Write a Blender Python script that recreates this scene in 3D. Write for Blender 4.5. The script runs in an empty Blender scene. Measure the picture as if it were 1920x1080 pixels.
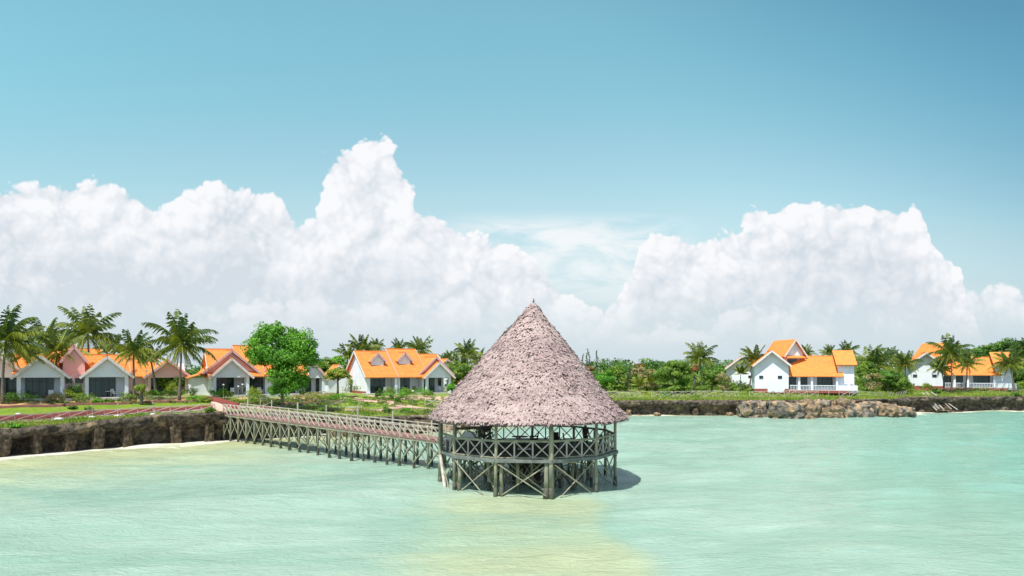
import bpy, math, random
import numpy as np
from mathutils import Vector, Matrix, noise as mnoise

# ------------------------------------------------------------------ scene, camera, light
S = bpy.context.scene
COL = S.collection
CAMZ = 8.0
FPX = 1280.0          # focal length in pixels of the 1920 px wide picture
HOR = 690.0           # image row of the horizon
cam_d = bpy.data.cameras.new('camera'); cam = bpy.data.objects.new('camera', cam_d); COL.objects.link(cam)
cam_d.sensor_width = 36; cam_d.lens = 24; cam_d.shift_y = 150 / 1920.0
cam_d.clip_start = 0.2; cam_d.clip_end = 8000
cam.location = (0, 0, CAMZ); cam.rotation_euler = (math.radians(90), 0, 0)
S.camera = cam
S.view_settings.view_transform = 'Standard'; S.view_settings.look = 'None'
S.view_settings.gamma = 1; S.view_settings.exposure = 0.62
S.render.resolution_x = 1024; S.render.resolution_y = 576

TOSUN = Vector((-0.235, -0.385, 0.89)).normalized()
sun_d = bpy.data.lights.new('sun', 'SUN'); sun = bpy.data.objects.new('sun', sun_d); COL.objects.link(sun)
sun_d.energy = 4.1; sun_d.angle = math.radians(0.53); sun_d.color = (1.0, 0.965, 0.90)
sun.rotation_euler = TOSUN.to_track_quat('Z', 'Y').to_euler(); sun.location = (-20, -40, 80)
ELEV = math.asin(TOSUN.z); AZ = math.atan2(TOSUN.x, TOSUN.y)


class NG:
    """tiny helper for writing node trees as expressions"""
    def __init__(s, tree): s.t = tree; s.n = tree.nodes; s.l = tree.links
    def new(s, typ, **kw):
        n = s.n.new(typ)
        for k, v in kw.items(): setattr(n, k, v)
        return n
    def put(s, sock, v):
        if isinstance(v, bpy.types.NodeSocket): s.l.new(v, sock)
        elif v is not None: sock.default_value = v
    def m(s, op, a, b=None, c=None, clamp=False):
        n = s.new('ShaderNodeMath', operation=op, use_clamp=clamp)
        s.put(n.inputs[0], a); s.put(n.inputs[1], b)
        if c is not None: s.put(n.inputs[2], c)
        return n.outputs[0]
    def ss(s, x, a, b, o0=0.0, o1=1.0):
        n = s.new('ShaderNodeMapRange', interpolation_type='SMOOTHSTEP')
        s.put(n.inputs[0], x); n.inputs[1].default_value = a; n.inputs[2].default_value = b
        n.inputs[3].default_value = o0; n.inputs[4].default_value = o1
        return n.outputs[0]
    def mix(s, f, a, b, mode='MIX'):
        n = s.new('ShaderNodeMix', data_type='RGBA', blend_type=mode)
        s.put(n.inputs[0], f); s.put(n.inputs[6], col4(a)); s.put(n.inputs[7], col4(b))
        return n.outputs[2]
    def noise(s, vec, scale, detail=4, rough=.5, dist=0.0, out=0):
        n = s.new('ShaderNodeTexNoise'); s.put(n.inputs['Vector'], vec)
        n.inputs['Scale'].default_value = scale; n.inputs['Detail'].default_value = detail
        n.inputs['Roughness'].default_value = rough; n.inputs['Distortion'].default_value = dist
        return n.outputs[out]
    def xyz(s, x, y, z):
        n = s.new('ShaderNodeCombineXYZ'); s.put(n.inputs[0], x); s.put(n.inputs[1], y); s.put(n.inputs[2], z)
        return n.outputs[0]
    def vm(s, op, a, b):
        n = s.new('ShaderNodeVectorMath', operation=op); s.put(n.inputs[0], a); s.put(n.inputs[1], b)
        return n.outputs[0]

def col4(c):
    if isinstance(c, (tuple, list)) and len(c) == 3: return (c[0], c[1], c[2], 1)
    return c

# ------------------------------------------------------------------ sky with its cumulus bank
world = bpy.data.worlds.new('World'); S.world = world; world.use_nodes = True
def build_world():
    g = NG(world.node_tree); g.n.clear()
    out = g.new('ShaderNodeOutputWorld'); bg = g.new('ShaderNodeBackground')
    bg.inputs[1].default_value = 0.10
    sky = g.new('ShaderNodeTexSky', sky_type='NISHITA', sun_disc=False)
    sky.sun_elevation = ELEV; sky.sun_rotation = AZ
    sky.air_density = 1.0; sky.dust_density = 0.6; sky.ozone_density = 1.4; sky.altitude = 0
    tc = g.new('ShaderNodeTexCoord'); sp = g.new('ShaderNodeSeparateXYZ')
    g.l.new(tc.outputs['Generated'], sp.inputs[0])
    x, y, z = sp.outputs
    yy = g.m('MAXIMUM', y, 0.08)
    u = g.m('DIVIDE', x, yy); v = g.m('DIVIDE', z, yy)
    front = g.ss(y, 0.1, 0.45)
    uv = g.xyz(u, v, 0.0)
    # billow group: lumpy cauliflower noise, about -1..1
    gt = bpy.data.node_groups.new('billow', 'ShaderNodeTree')
    gt.interface.new_socket('Vector', in_out='INPUT', socket_type='NodeSocketVector')
    gt.interface.new_socket('Value', in_out='OUTPUT', socket_type='NodeSocketFloat')
    gt.interface.new_socket('Fine', in_out='OUTPUT', socket_type='NodeSocketFloat')
    h = NG(gt); gi = h.new('NodeGroupInput'); go = h.new('NodeGroupOutput')
    warp = h.noise(gi.outputs[0], 14, 3, .5, out=1)
    wv = h.vm('SCALE', h.vm('SUBTRACT', warp, (.5, .5, .5)), None); wv.node.inputs[3].default_value = 0.05
    pv = h.vm('ADD', gi.outputs[0], wv)
    def vor(sc, sm):
        n = h.new('ShaderNodeTexVoronoi', feature='SMOOTH_F1' if sm else 'F1', voronoi_dimensions='2D')
        h.put(n.inputs['Vector'], pv); n.inputs['Scale'].default_value = sc
        if sm: n.inputs['Smoothness'].default_value = sm
        return n.outputs['Distance']
    a = h.m('SUBTRACT', .45, vor(14, .35)); b = h.m('SUBTRACT', .42, vor(34, 0)); c = h.m('SUBTRACT', .42, vor(85, 0))
    n1 = h.m('SUBTRACT', h.noise(gi.outputs[0], 9, 9, .62), .5)
    val = h.m('ADD', h.m('MULTIPLY', a, .9), h.m('ADD', h.m('MULTIPLY', b, .45), h.m('ADD', h.m('MULTIPLY', c, .30), h.m('MULTIPLY', n1, .8))))
    h.put(go.inputs[0], val)
    h.put(go.inputs[1], h.m('ADD', h.m('MULTIPLY', b, .7), h.m('MULTIPLY', c, .5)))
    def bil(ox, oy):
        n = g.new('ShaderNodeGroup', node_tree=gt)
        g.put(n.inputs[0], g.vm('ADD', uv, (ox, oy, 0.0))); return n.outputs[0]
    K = 1.0 / 1280
    def curve(pts):
        n = g.new('ShaderNodeFloatCurve'); cu = n.mapping.curves[0]
        pp = [((((px - 960) / 1280) + .8) / 1.6, (690 - py) / 1280 * 2) for px, py in pts]
        cu.points[0].location = pp[0]; cu.points[-1].location = pp[-1]
        for q in pp[1:-1]: cu.points.new(*q)
        for q in cu.points: q.handle_type = 'VECTOR'
        n.mapping.update()
        g.put(n.inputs['Value'], g.m('DIVIDE', g.m('ADD', u, .8), 1.6))
        return g.m('DIVIDE', n.outputs[0], 2.0)
    hi = g.ss(z, .46, .72)                      # turquoise low sky, plain blue overhead
    sky_col = g.mix(1.0, sky.outputs[0], g.mix(hi, g.mix(g.ss(v, .22, .52), (1.12, 1.40, 1.07), (1.20, 1.71, 1.25)), (1.25, 1.10, 1.05)), 'MULTIPLY')
    # brighter, paler toward the horizon haze
    sc = g.m('POWER', g.ss(v, -.05, .51, 1, 0), 1.45)
    sky_col = g.mix(g.m('MULTIPLY', sc, .97), sky_col, (4.25, 4.75, 5.15))
    # darker toward the right as away from the sun
    side = g.ss(g.m('ADD', u, g.m('MULTIPLY', v, .9)), .45, 1.30, 1.0, .46)
    side = g.m('MULTIPLY', side, g.ss(u, -.85, -.05, .93, 1.0))
    colr = g.mix(1.0, sky_col, g.xyz(side, g.m('POWER', side, .72), g.m('POWER', side, .5)), 'MULTIPLY')
    # unseen bright sky added behind the camera as fill light for the facades
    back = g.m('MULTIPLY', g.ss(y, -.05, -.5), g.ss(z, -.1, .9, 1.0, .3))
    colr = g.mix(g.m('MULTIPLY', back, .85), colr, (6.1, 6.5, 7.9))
    W = (6.3, 6.3, 6.45); G = (4.35, 4.75, 5.2)
    def layer(colr, pts, off, amp, edge, depth, vfade, amax=1.0, white=W, grey=G, balls=()):
        b0 = bil(*off); b1 = bil(off[0] - .010, off[1] + .014)
        d = g.m('SUBTRACT', curve(pts), v)
        for bx, by, br in balls:      # round heads standing on the bank
            dd = g.vm('DISTANCE', uv, ((bx - 960) * K, (690 - by) * K, 0.0)).node.outputs['Value']
            d = g.m('SMOOTH_MAX', d, g.m('MULTIPLY', g.m('SUBTRACT', br * K, dd), .9), .012)
        d = g.m('ADD', d, g.m('MULTIPLY', g.m('SUBTRACT', b0, .22), amp))
        al = g.m('MULTIPLY', g.ss(d, 0, edge), g.ss(v, vfade[0], vfade[1]))
        al = g.m('MULTIPLY', g.m('MULTIPLY', al, front), amax)
        rel = g.m('MULTIPLY', g.m('SUBTRACT', b0, b1), g.ss(d, .02, .14, 1.15, .55))
        sh = g.m('SUBTRACT', g.m('ADD', g.ss(d, .01, depth), g.m('MULTIPLY', g.m('SUBTRACT', .35, b0), .9)), rel)  # painted cloud shading: relief light and greyer bellies put into the colour
        c = g.mix(g.m('MULTIPLY', sh, .75, clamp=True), white, grey)
        return g.mix(al, colr, c)
    colr = g.mix(g.m('MULTIPLY', g.ss(v, .0, .28, 1, 0), .70), colr, (4.05, 4.7, 5.2))
    # thin stretched wisps between the two banks
    ws = g.noise(g.vm('MULTIPLY', uv, (5.0, 19.0, 1.0)), 1.6, 6, .6, .6)
    box = g.m('MULTIPLY', g.m('MULTIPLY', g.ss(u, -.14, .0), g.ss(u, .17, .3, 1, 0)), g.m('MULTIPLY', g.ss(v, .06, .17), g.ss(v, .195, .235, 1, 0)))
    colr = g.mix(g.m('MULTIPLY', g.m('MULTIPLY', g.ss(ws, .30, .60), box), .88), colr, (6.1, 6.25, 6.35))
    # far right low bank, then the right cumulus, then the left one, then nearer low puffs
    colr = layer(colr, [(0, 700), (1610, 700), (1650, 560), (1700, 522), (1765, 508), (1800, 530), (1870, 524), (1920, 545), (2000, 560)], (3.1, 1.7), .030, .012, .10, (.03, .11), .8)
    colr = layer(colr, [(-60, 700), (900, 700), (1090, 640), (1140, 560), (1185, 515), (1196, 462), (1225, 432), (1262, 426), (1300, 440), (1360, 440), (1400, 425), (1440, 400), (1485, 374), (1535, 384), (1580, 376), (1640, 374), (1700, 386), (1735, 415), (1750, 455), (1800, 505), (1850, 640), (1990, 700)], (.37, .83), .030, .006, .15, (.02, .12), .97, balls=((1420, 418, 34), (1398, 412, 18), (1700, 430, 42)))
    colr = layer(colr, [(-64, 350), (0, 342), (60, 336), (170, 328), (235, 345), (300, 378), (318, 374), (345, 350), (400, 333), (465, 338), (520, 368), (562, 408), (600, 392), (640, 378), (720, 372), (765, 385), (812, 388), (860, 418), (905, 440), (975, 462), (1040, 505), (1090, 560), (1190, 600), (1330, 620), (1500, 650), (1984, 700)], (1.9, .31), .032, .007, .17, (.01, .13), .97, balls=((678, 345, 84), (686, 312, 60), (650, 318, 50), (705, 305, 50), (690, 372, 100)))
    colr = layer(colr, [(-64, 640), (250, 640), (330, 590), (420, 560), (520, 545), (640, 545), (720, 560), (800, 548), (885, 530), (905, 585), (1000, 580), (1060, 640), (1130, 640), (1160, 600), (1250, 588), (1330, 598), (1370, 562), (1420, 552), (1470, 598), (1550, 600), (1590, 640), (1984, 640)], (5.3, 2.3), .050, .02, .10, (.02, .09), .5)
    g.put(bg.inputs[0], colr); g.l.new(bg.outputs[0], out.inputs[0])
build_world()
world.cycles.sampling_method = 'MANUAL'; world.cycles.sample_map_resolution = 256

# ------------------------------------------------------------------ materials
def mat(name, base, rough=.7, var=None, vscale=1.0, detail=5, bump=0, bscale=6, spec=.4, rnd=None, trans=0, stripes=None, metal=0, stretch=(1, 1, 1), v2=None):
    m = bpy.data.materials.new(name); m.use_nodes = True
    g = NG(m.node_tree); g.n.clear()
    out = g.new('ShaderNodeOutputMaterial'); p = g.new('ShaderNodeBsdfPrincipled')
    tc = g.new('ShaderNodeTexCoord'); vec = tc.outputs['Object']
    if stretch != (1, 1, 1): vec = g.vm('MULTIPLY', vec, stretch)
    c = col4(base)
    if var is not None:
        f = g.ss(g.noise(vec, vscale, detail, .6), .35, .65)
        c = g.mix(f, base, var)
    if v2 is not None:       # (colour, scale, lo, hi)
        f = g.ss(g.noise(g.vm('ADD', vec, (7.3, 1.1, 4.2)), v2[1], 6, .65), v2[2], v2[3])
        c = g.mix(f, c, v2[0])
    if rnd is not None:      # per-leaf / per-tuft variation stored on the faces
        a = g.new('ShaderNodeAttribute', attribute_name='rnd')
        c = g.mix(a.outputs['Fac'], c, rnd)
    if stripes is not None:  # (axis, frequency, colour, strength)
        sp = g.new('ShaderNodeSeparateXYZ'); g.put(sp.inputs[0], tc.outputs['Object'])
        w = g.m('FRACT', g.m('MULTIPLY', sp.outputs[stripes[0]], stripes[1]))
        f = g.m('MULTIPLY', g.ss(w, .0, .14, 1, 0), stripes[3])
        c = g.mix(f, c, stripes[2])
    g.put(p.inputs['Base Color'], c)
    p.inputs['Roughness'].default_value = rough; p.inputs['Metallic'].default_value = metal
    p.inputs['Specular IOR Level'].default_value = spec
    if bump:
        b = g.new('ShaderNodeBump'); b.inputs['Strength'].default_value = bump; b.inputs['Distance'].default_value = .1 if bump < 1 else .3
        g.put(b.inputs['Height'], g.noise(vec, bscale, 6, .65)); g.l.new(b.outputs[0], p.inputs['Normal'])
    if trans:
        tr = g.new('ShaderNodeBsdfTranslucent'); g.put(tr.inputs[0], g.mix(1.0, c, (1.25, 1.25, .6), 'MULTIPLY'))
        mx = g.new('ShaderNodeMixShader'); mx.inputs[0].default_value = trans
        g.l.new(p.outputs[0], mx.inputs[1]); g.l.new(tr.outputs[0], mx.inputs[2]); g.l.new(mx.outputs[0], out.inputs[0])
    else:
        g.l.new(p.outputs[0], out.inputs[0])
    return m

M = dict(
    white=mat('white_plaster', (.76, .80, .86), .85, (.68, .73, .79), .6, bump=.15, bscale=4, v2=((.62, .62, .58), 1.1, .60, .85)),
    pink=mat('pink_plaster', (.72, .50, .50), .85, (.66, .45, .46), .7, bump=.15),
    pinktrim=mat('pink_trim', (.66, .43, .42), .7, (.60, .38, .38), 2),
    trim=mat('white_trim', (.74, .70, .69), .7, (.62, .57, .56), 2),
    plinth=mat('red_plinth', (.34, .09, .07), .85, (.26, .08, .06), 2),
    floor=mat('terrace_stone', (.55, .54, .52), .8, (.45, .44, .42), 2),
    tile=mat('orange_tile', (.80, .27, .055), .75, (.68, .225, .05), 1.3, bump=.3, bscale=7, stripes=(2, 4.7, (.36, .10, .03), .6), v2=((.48, .19, .08), .9, .52, .80)),  # dark stripes paint the shadow under each tile course
    dark=mat('dark_frame', (.035, .045, .05), .4),
    timber=mat('weathered_timber', (.36, .34, .225), .85, (.21, .23, .17), 2.5, bump=.5, bscale=14, stretch=(1, 1, .35), v2=((.16, .14, .10), 2.2, .55, .75)),
    pale=mat('pale_timber', (.52, .49, .42), .85, (.36, .33, .28), 3, bump=.4, bscale=14),
    wetwood=mat('algae_timber', (.05, .055, .04), .6, (.09, .10, .06), 4, bump=.5),
    planks=mat('red_planks', (.30, .155, .135), .85, (.21, .12, .10), 3, stripes=(0, 4, (.12, .06, .05), .6)),
    deckwood=mat('grey_planks', (.17, .17, .15), .85, (.12, .12, .11), 2, stripes=(0, 5, (.05, .05, .05), .6)),
    rimwood=mat('grey_rim_timber', (.19, .215, .19), .85, (.12, .14, .125), 2, bump=.4, bscale=10),
    thatch=mat('palm_thatch', (.40, .295, .28), .95, (.31, .215, .21), .8, rnd=(.56, .435, .40), bump=.6, bscale=22, v2=((.10, .055, .055), 2.8, .57, .65), stretch=(1, 1, 4.5)),
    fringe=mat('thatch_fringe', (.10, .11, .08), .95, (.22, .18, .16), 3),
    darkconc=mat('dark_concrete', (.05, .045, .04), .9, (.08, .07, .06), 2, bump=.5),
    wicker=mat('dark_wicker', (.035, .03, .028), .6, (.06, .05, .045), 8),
    lightcloth=mat('pale_cloth', (.55, .56, .60), .8),
    plastic=mat('white_plastic', (.75, .76, .77), .4),
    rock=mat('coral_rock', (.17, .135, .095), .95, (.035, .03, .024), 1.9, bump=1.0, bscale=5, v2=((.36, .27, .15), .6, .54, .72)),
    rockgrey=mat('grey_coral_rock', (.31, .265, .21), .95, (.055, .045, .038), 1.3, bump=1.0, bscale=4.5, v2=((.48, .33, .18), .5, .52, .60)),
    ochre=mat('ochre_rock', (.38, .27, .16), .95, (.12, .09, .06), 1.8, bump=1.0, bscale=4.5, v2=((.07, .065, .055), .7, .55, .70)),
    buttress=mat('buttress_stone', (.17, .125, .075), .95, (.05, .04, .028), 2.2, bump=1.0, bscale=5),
    whiterock=mat('white_rock', (.62, .60, .58), .95, (.45, .42, .40), 4, bump=.6),
    redwall=mat('red_wall', (.17, .028, .025), .85, (.21, .05, .04), 1.5, bump=.3),
    brick=mat('brown_kerb', (.20, .075, .06), .9, (.13, .055, .045), 2.5, bump=.5),
    ground=mat('coastal_ground', (.14, .23, .03), .95, (.24, .26, .07), .4, bump=.8, bscale=3, v2=((.36, .23, .14), .22, .60, .68)),
    lawn=mat('lawn_grass', (.20, .33, .020), .95, (.28, .38, .03), .6, bump=1.0, bscale=9, v2=((.10, .22, .015), 2.2, .52, .68)),
    sandpath=mat('sandy_path', (.58, .40, .29), .95, (.50, .33, .24), 1.2, bump=.3, bscale=6),
    gravel=mat('orange_gravel', (.58, .36, .15), .95, (.47, .29, .14), 1.4, bump=.4),
    bark=mat('palm_bark', (.20, .165, .13), .95, (.12, .10, .08), 3, bump=.8, bscale=5, stretch=(1, 1, 3)),
    palmleaf=mat('palm_leaf', (.040, .10, .022), .5, rnd=(.36, .40, .05), trans=.3, spec=.5),
    palmyellow=mat('yellow_palm_leaf', (.16, .24, .03), .5, rnd=(.34, .35, .06), trans=.35),
    leafbright=mat('bright_leaf', (.060, .21, .014), .55, rnd=(.20, .46, .03), trans=.3),
    leafmid=mat('mid_leaf', (.050, .14, .015), .6, rnd=(.23, .35, .04), trans=.25),
    leafdark=mat('dark_leaf', (.030, .10, .012), .6, rnd=(.13, .27, .025), trans=.2),
    leafyellow=mat('yellow_leaf', (.16, .27, .025), .6, rnd=(.33, .38, .05), trans=.3),
    leafred=mat('red_blossom', (.07, .13, .02), .6, rnd=(.46, .15, .05), trans=.2),
    leafpink=mat('dry_pinkish_leaf', (.19, .23, .05), .7, rnd=(.46, .36, .20), trans=.2),
    grass=mat('tall_grass', (.14, .26, .02), .8, rnd=(.34, .38, .08), trans=.3),
    needle=mat('casuarina_needle', (.045, .085, .035), .7, rnd=(.10, .15, .06), trans=.15),
    skin=mat('skin', (.16, .08, .05), .6), shirt=mat('dark_shirt', (.04, .035, .05), .8),
    trousers=mat('dark_trousers', (.03, .03, .035), .8), hair=mat('black_hair', (.01, .01, .01), .7),
)
def glassmat():
    m = bpy.data.materials.new('window_glass'); m.use_nodes = True
    g = NG(m.node_tree); p = g.n['Principled BSDF']
    tc = g.new('ShaderNodeTexCoord'); sp = g.new('ShaderNodeSeparateXYZ'); g.put(sp.inputs[0], tc.outputs['Object'])
    # curtain folds hanging behind the pane in parts of its width
    fold = g.m('MULTIPLY', g.ss(g.noise(g.xyz(sp.outputs[0], 0.0, 0.0), 1.1, 2, .5), .50, .56), g.ss(g.m('SINE', g.m('MULTIPLY', sp.outputs[0], 30)), -1, 1, .35, 1))
    g.put(p.inputs['Base Color'], g.mix(g.m('MULTIPLY', fold, .30), (.012, .028, .032), (.10, .17, .18)))
    p.inputs['Roughness'].default_value = .06
    return m
M['glass'] = glassmat()

# ------------------------------------------------------------------ object helpers
def tag(o, label=None, cat=None, group=None, kind=None):
    if label: o['label'] = label
    if cat: o['category'] = cat
    if group: o['group'] = group
    if kind: o['kind'] = kind
    return o
def empty(name, loc, rz=0.0, label=None, cat=None, group=None):
    o = bpy.data.objects.new(name, None); COL.objects.link(o)
    o.location = loc; o.rotation_euler = (0, 0, rz); o.empty_display_size = .3
    return tag(o, label, cat, group)
def link(name, me, m, parent=None, loc=None, rz=0.0):
    if m is not None and len(me.materials) == 0: me.materials.append(m)
    o = bpy.data.objects.new(name, me); COL.objects.link(o)
    if parent is not None: o.parent = parent
    if loc is not None: o.location = loc
    o.rotation_euler = (0, 0, rz)
    return o
def kids(o): return [c for c in bpy.data.objects if c.parent == o]
def copy_tree(o, parent=None, ch_of=None):
    c = o.copy(); COL.objects.link(c); c.parent = parent
    for k in kids(o): copy_tree(k, c)
    return c
def npmesh(name, V, F, rnd=None, smooth=False):
    me = bpy.data.meshes.new(name)
    V = np.asarray(V, dtype=np.float32); F = np.asarray(F, dtype=np.int32)
    k = F.shape[1]
    me.vertices.add(len(V)); me.vertices.foreach_set('co', V.ravel())
    me.loops.add(F.size); me.loops.foreach_set('vertex_index', F.ravel())
    me.polygons.add(len(F))
    me.polygons.foreach_set('loop_start', np.arange(len(F), dtype=np.int32) * k)
    me.polygons.foreach_set('loop_total', np.full(len(F), k, dtype=np.int32))
    if smooth: me.polygons.foreach_set('use_smooth', np.ones(len(F), dtype=bool))
    me.update(calc_edges=True)
    if rnd is not None:
        a = me.attributes.new('rnd', 'FLOAT', 'FACE'); a.data.foreach_set('value', np.asarray(rnd, dtype=np.float32))
    me.validate()
    return me

class MB:
    def __init__(s, off=(0, 0, 0)): s.v = []; s.f = []; s.off = Vector(off)
    def add(s, vs, fs):
        b = len(s.v); s.v += [tuple(Vector(q) - s.off) for q in vs]; s.f += [tuple(b + i for i in f) for f in fs]; return s
    def box(s, x0, x1, y0, y1, z0, z1):
        vs = [(x0, y0, z0), (x1, y0, z0), (x1, y1, z0), (x0, y1, z0), (x0, y0, z1), (x1, y0, z1), (x1, y1, z1), (x0, y1, z1)]
        return s.add(vs, [(0, 3, 2, 1), (4, 5, 6, 7), (0, 1, 5, 4), (1, 2, 6, 5), (2, 3, 7, 6), (3, 0, 4, 7)])
    def beam(s, a, b, w, h, up=(0, 0, 1)):
        a = Vector(a); b = Vector(b); d = (b - a).normalized(); up = Vector(up)
        if abs(d.dot(up)) > .97: up = Vector((1, 0, 0))
        r = d.cross(up).normalized() * (w / 2); u = r.cross(d).normalized() * (h / 2)
        vs = [a - r - u, a + r - u, a + r + u, a - r + u, b - r - u, b + r - u, b + r + u, b - r + u]
        return s.add(vs, [(0, 3, 2, 1), (4, 5, 6, 7), (0, 1, 5, 4), (1, 2, 6, 5), (2, 3, 7, 6), (3, 0, 4, 7)])
    def tube(s, a, b, r0, r1=None, n=7):
        pts = [Vector(a), Vector(b)]; return s.path(pts, [r0, r0 if r1 is None else r1], n)
    def path(s, pts, rs, n=7, wob=0.0, rng=None):
        pts = [Vector(p) for p in pts]; vs = []; fs = []
        for i, p in enumerate(pts):
            d = (pts[min(i + 1, len(pts) - 1)] - pts[max(i - 1, 0)]).normalized()
            r = d.cross(Vector((.13, .97, .21))).normalized(); u = r.cross(d)
            for k in range(n):
                a = 2 * math.pi * k / n; rr = rs[i] * (1 + (rng.uniform(-wob, wob) if rng else 0))
                vs.append(p + (r * math.cos(a) + u * math.sin(a)) * rr)
        for i in range(len(pts) - 1):
            for k in range(n):
                fs.append((i * n + k, i * n + (k + 1) % n, (i + 1) * n + (k + 1) % n, (i + 1) * n + k))
        fs.append(tuple(range(n - 1, -1, -1))); fs.append(tuple(range((len(pts) - 1) * n, len(pts) * n)))
        return s.add(vs, fs)
    def prism(s, poly, axis, a, b):
        """poly of (p,q) points extruded along axis ('x': p=y,q=z ; 'y': p=x,q=z ; 'z': p=x,q=y)"""
        def P(p, q, t): return {'x': (t, p, q), 'y': (p, t, q), 'z': (p, q, t)}[axis]
        n = len(poly); vs = [P(p, q, a) for p, q in poly] + [P(p, q, b) for p, q in poly]
        fs = [tuple(range(n)), tuple(range(2 * n - 1, n - 1, -1))] + [(i, i + n, (i + 1) % n + n, (i + 1) % n) for i in range(n)]
        return s.add(vs, fs)
    def build(s, name, m, parent=None, loc=None, rz=0.0, smooth=False):
        me = bpy.data.meshes.new(name); me.from_pydata(s.v, [], s.f)
        import bmesh
        bm = bmesh.new(); bm.from_mesh(me); bmesh.ops.recalc_face_normals(bm, faces=bm.faces); bm.to_mesh(me); bm.free()
        if smooth: me.polygons.foreach_set('use_smooth', np.ones(len(me.polygons), dtype=bool))
        return link(name, me, m, parent, loc, rz)

def ss(t): t = np.clip(t, 0, 1); return t * t * (3 - 2 * t)
def R(d): return math.radians(d)

# ------------------------------------------------------------------ the lie of the land
CO = [(-900, -500), (-300, -135), (-130, -12), (-75, 37), (-46.5, 62), (-41.8, 66.9), (-36.9, 71.6), (-31.8, 74.7), (-24.6, 78.8), (-17.8, 81.3), (-10.8, 86.8), (-4.4, 93), (3.2, 102), (12, 111), (19, 115.5), (38, 116), (49.4, 113), (65, 115), (73, 125.5), (94, 126), (200, 135), (500, 155), (3000, 200)]
CX = np.array([p[0] for p in CO], float); CY = np.array([p[1] for p in CO], float)
def coastY(x): return np.interp(x, CX, CY)
def rimz(x): return np.interp(x, [-80, -46, -37, -31, -24, -18, -10, -4, 5, 19, 38, 60, 73, 94], [2.1, 2.35, 3.05, 3.1, 2.7, 2.0, 1.9, 2.0, 2.3, 2.4, 2.45, 2.7, 2.6, 2.7])
def platz(x): return np.interp(x, [-52, -36, -20, 0, 15], [4.35, 4.05, 3.85, 3.8, 3.45])
def widz(x): return np.interp(x, [0, 15, 35], [25, 18, 13])
def groundz(x, y):
    v = y - coastY(x)
    return rimz(x) + (platz(x) - rimz(x)) * ss(v / widz(x)) + .05 * np.sin(x * .9 + y * .5) * ss(v / 4)
def G(x, y): return float(groundz(x, y))
def W(px, py, Y): return Vector(((px - 960) / FPX * Y, Y, CAMZ - (py - HOR) / FPX * Y))
def hit(px, py):
    """where the sight line through an image point meets the land"""
    Y = 40.0
    while Y < 400:
        p = W(px, py, Y)
        if Y > coastY(p.x) and p.z <= G(p.x, Y): return Vector((p.x, Y, G(p.x, Y)))
        Y += .15
    return Vector((p.x, Y, p.z))
def on(px, Y):
    x = (px - 960) / FPX * Y; return Vector((x, Y, G(x, Y)))

# ------------------------------------------------------------------ terrain
def land():
    xs = np.concatenate([np.array([-900, -500, -300, -200, -150]), np.arange(-120, -60, 2.0), np.arange(-60, 110, .7), np.arange(110, 160, 3.0), np.array([180, 220, 300, 500, 900, 1600, 2600])])
    vs = np.concatenate([np.arange(.35, 30, .7), np.arange(30, 80, 3.0), np.array([90, 110, 150, 220, 350, 600, 1200, 2600])])
    X, Vv = np.meshgrid(xs, vs); Y = coastY(X) + Vv
    Z = groundz(X, Y)
    V = np.stack([X, Y, Z], -1).reshape(-1, 3); nx = len(xs); ny = len(vs)
    i = np.arange(ny - 1)[:, None] * nx + np.arange(nx - 1)[None, :]
    F = np.stack([i, i + 1, i + nx + 1, i + nx], -1).reshape(-1, 4)
    return tag(link('ground', npmesh('ground', V, F, smooth=True), M['ground']), kind='structure')
land()

def sheet_poly(name, pts, m, dz=.045, cuts=9, world_pts=False):
    import bmesh
    P = [Vector(p) for p in pts] if world_pts else [hit(*p) for p in pts]
    bm = bmesh.new(); vs = [bm.verts.new((p.x, p.y, 0)) for p in P]; bm.faces.new(vs)
    bmesh.ops.triangulate(bm, faces=bm.faces[:])
    for k in range(3):
        bmesh.ops.subdivide_edges(bm, edges=[e for e in bm.edges if e.calc_length() > 1.0], cuts=1, use_grid_fill=True)
        bmesh.ops.triangulate(bm, faces=bm.faces[:])
    for v in bm.verts: v.co.z = G(v.co.x, v.co.y) + dz
    bmesh.ops.recalc_face_normals(bm, faces=bm.faces[:])
    me = bpy.data.meshes.new(name); bm.to_mesh(me); bm.free()
    return tag(link(name, me, m), kind='structure')
def resample(P, step):
    out = [P[0]]
    for a, b in zip(P[:-1], P[1:]):
        n = max(1, int((b - a).length / step))
        out += [a.lerp(b, (i + 1) / n) for i in range(n)]
    return out
def strip(name, P, w, m, dz=.06):
    """a path of width w following a ground line"""
    P = resample([Vector((p.x, p.y, 0)) for p in P], .8); V = []; F = []
    for i, p in enumerate(P):
        d = (P[min(i + 1, len(P) - 1)] - P[max(i - 1, 0)]).normalized(); r = Vector((d.y, -d.x, 0))
        for k in range(4):
            q = p + r * w * (k / 3 - .5); V.append((q.x, q.y, G(q.x, q.y) + dz))
        if i: b = (i - 1) * 4; F += [(b + k, b + 4 + k, b + 5 + k, b + 1 + k) for k in range(3)]
    me = npmesh(name, V, F); return tag(link(name, me, m), kind='structure')
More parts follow.
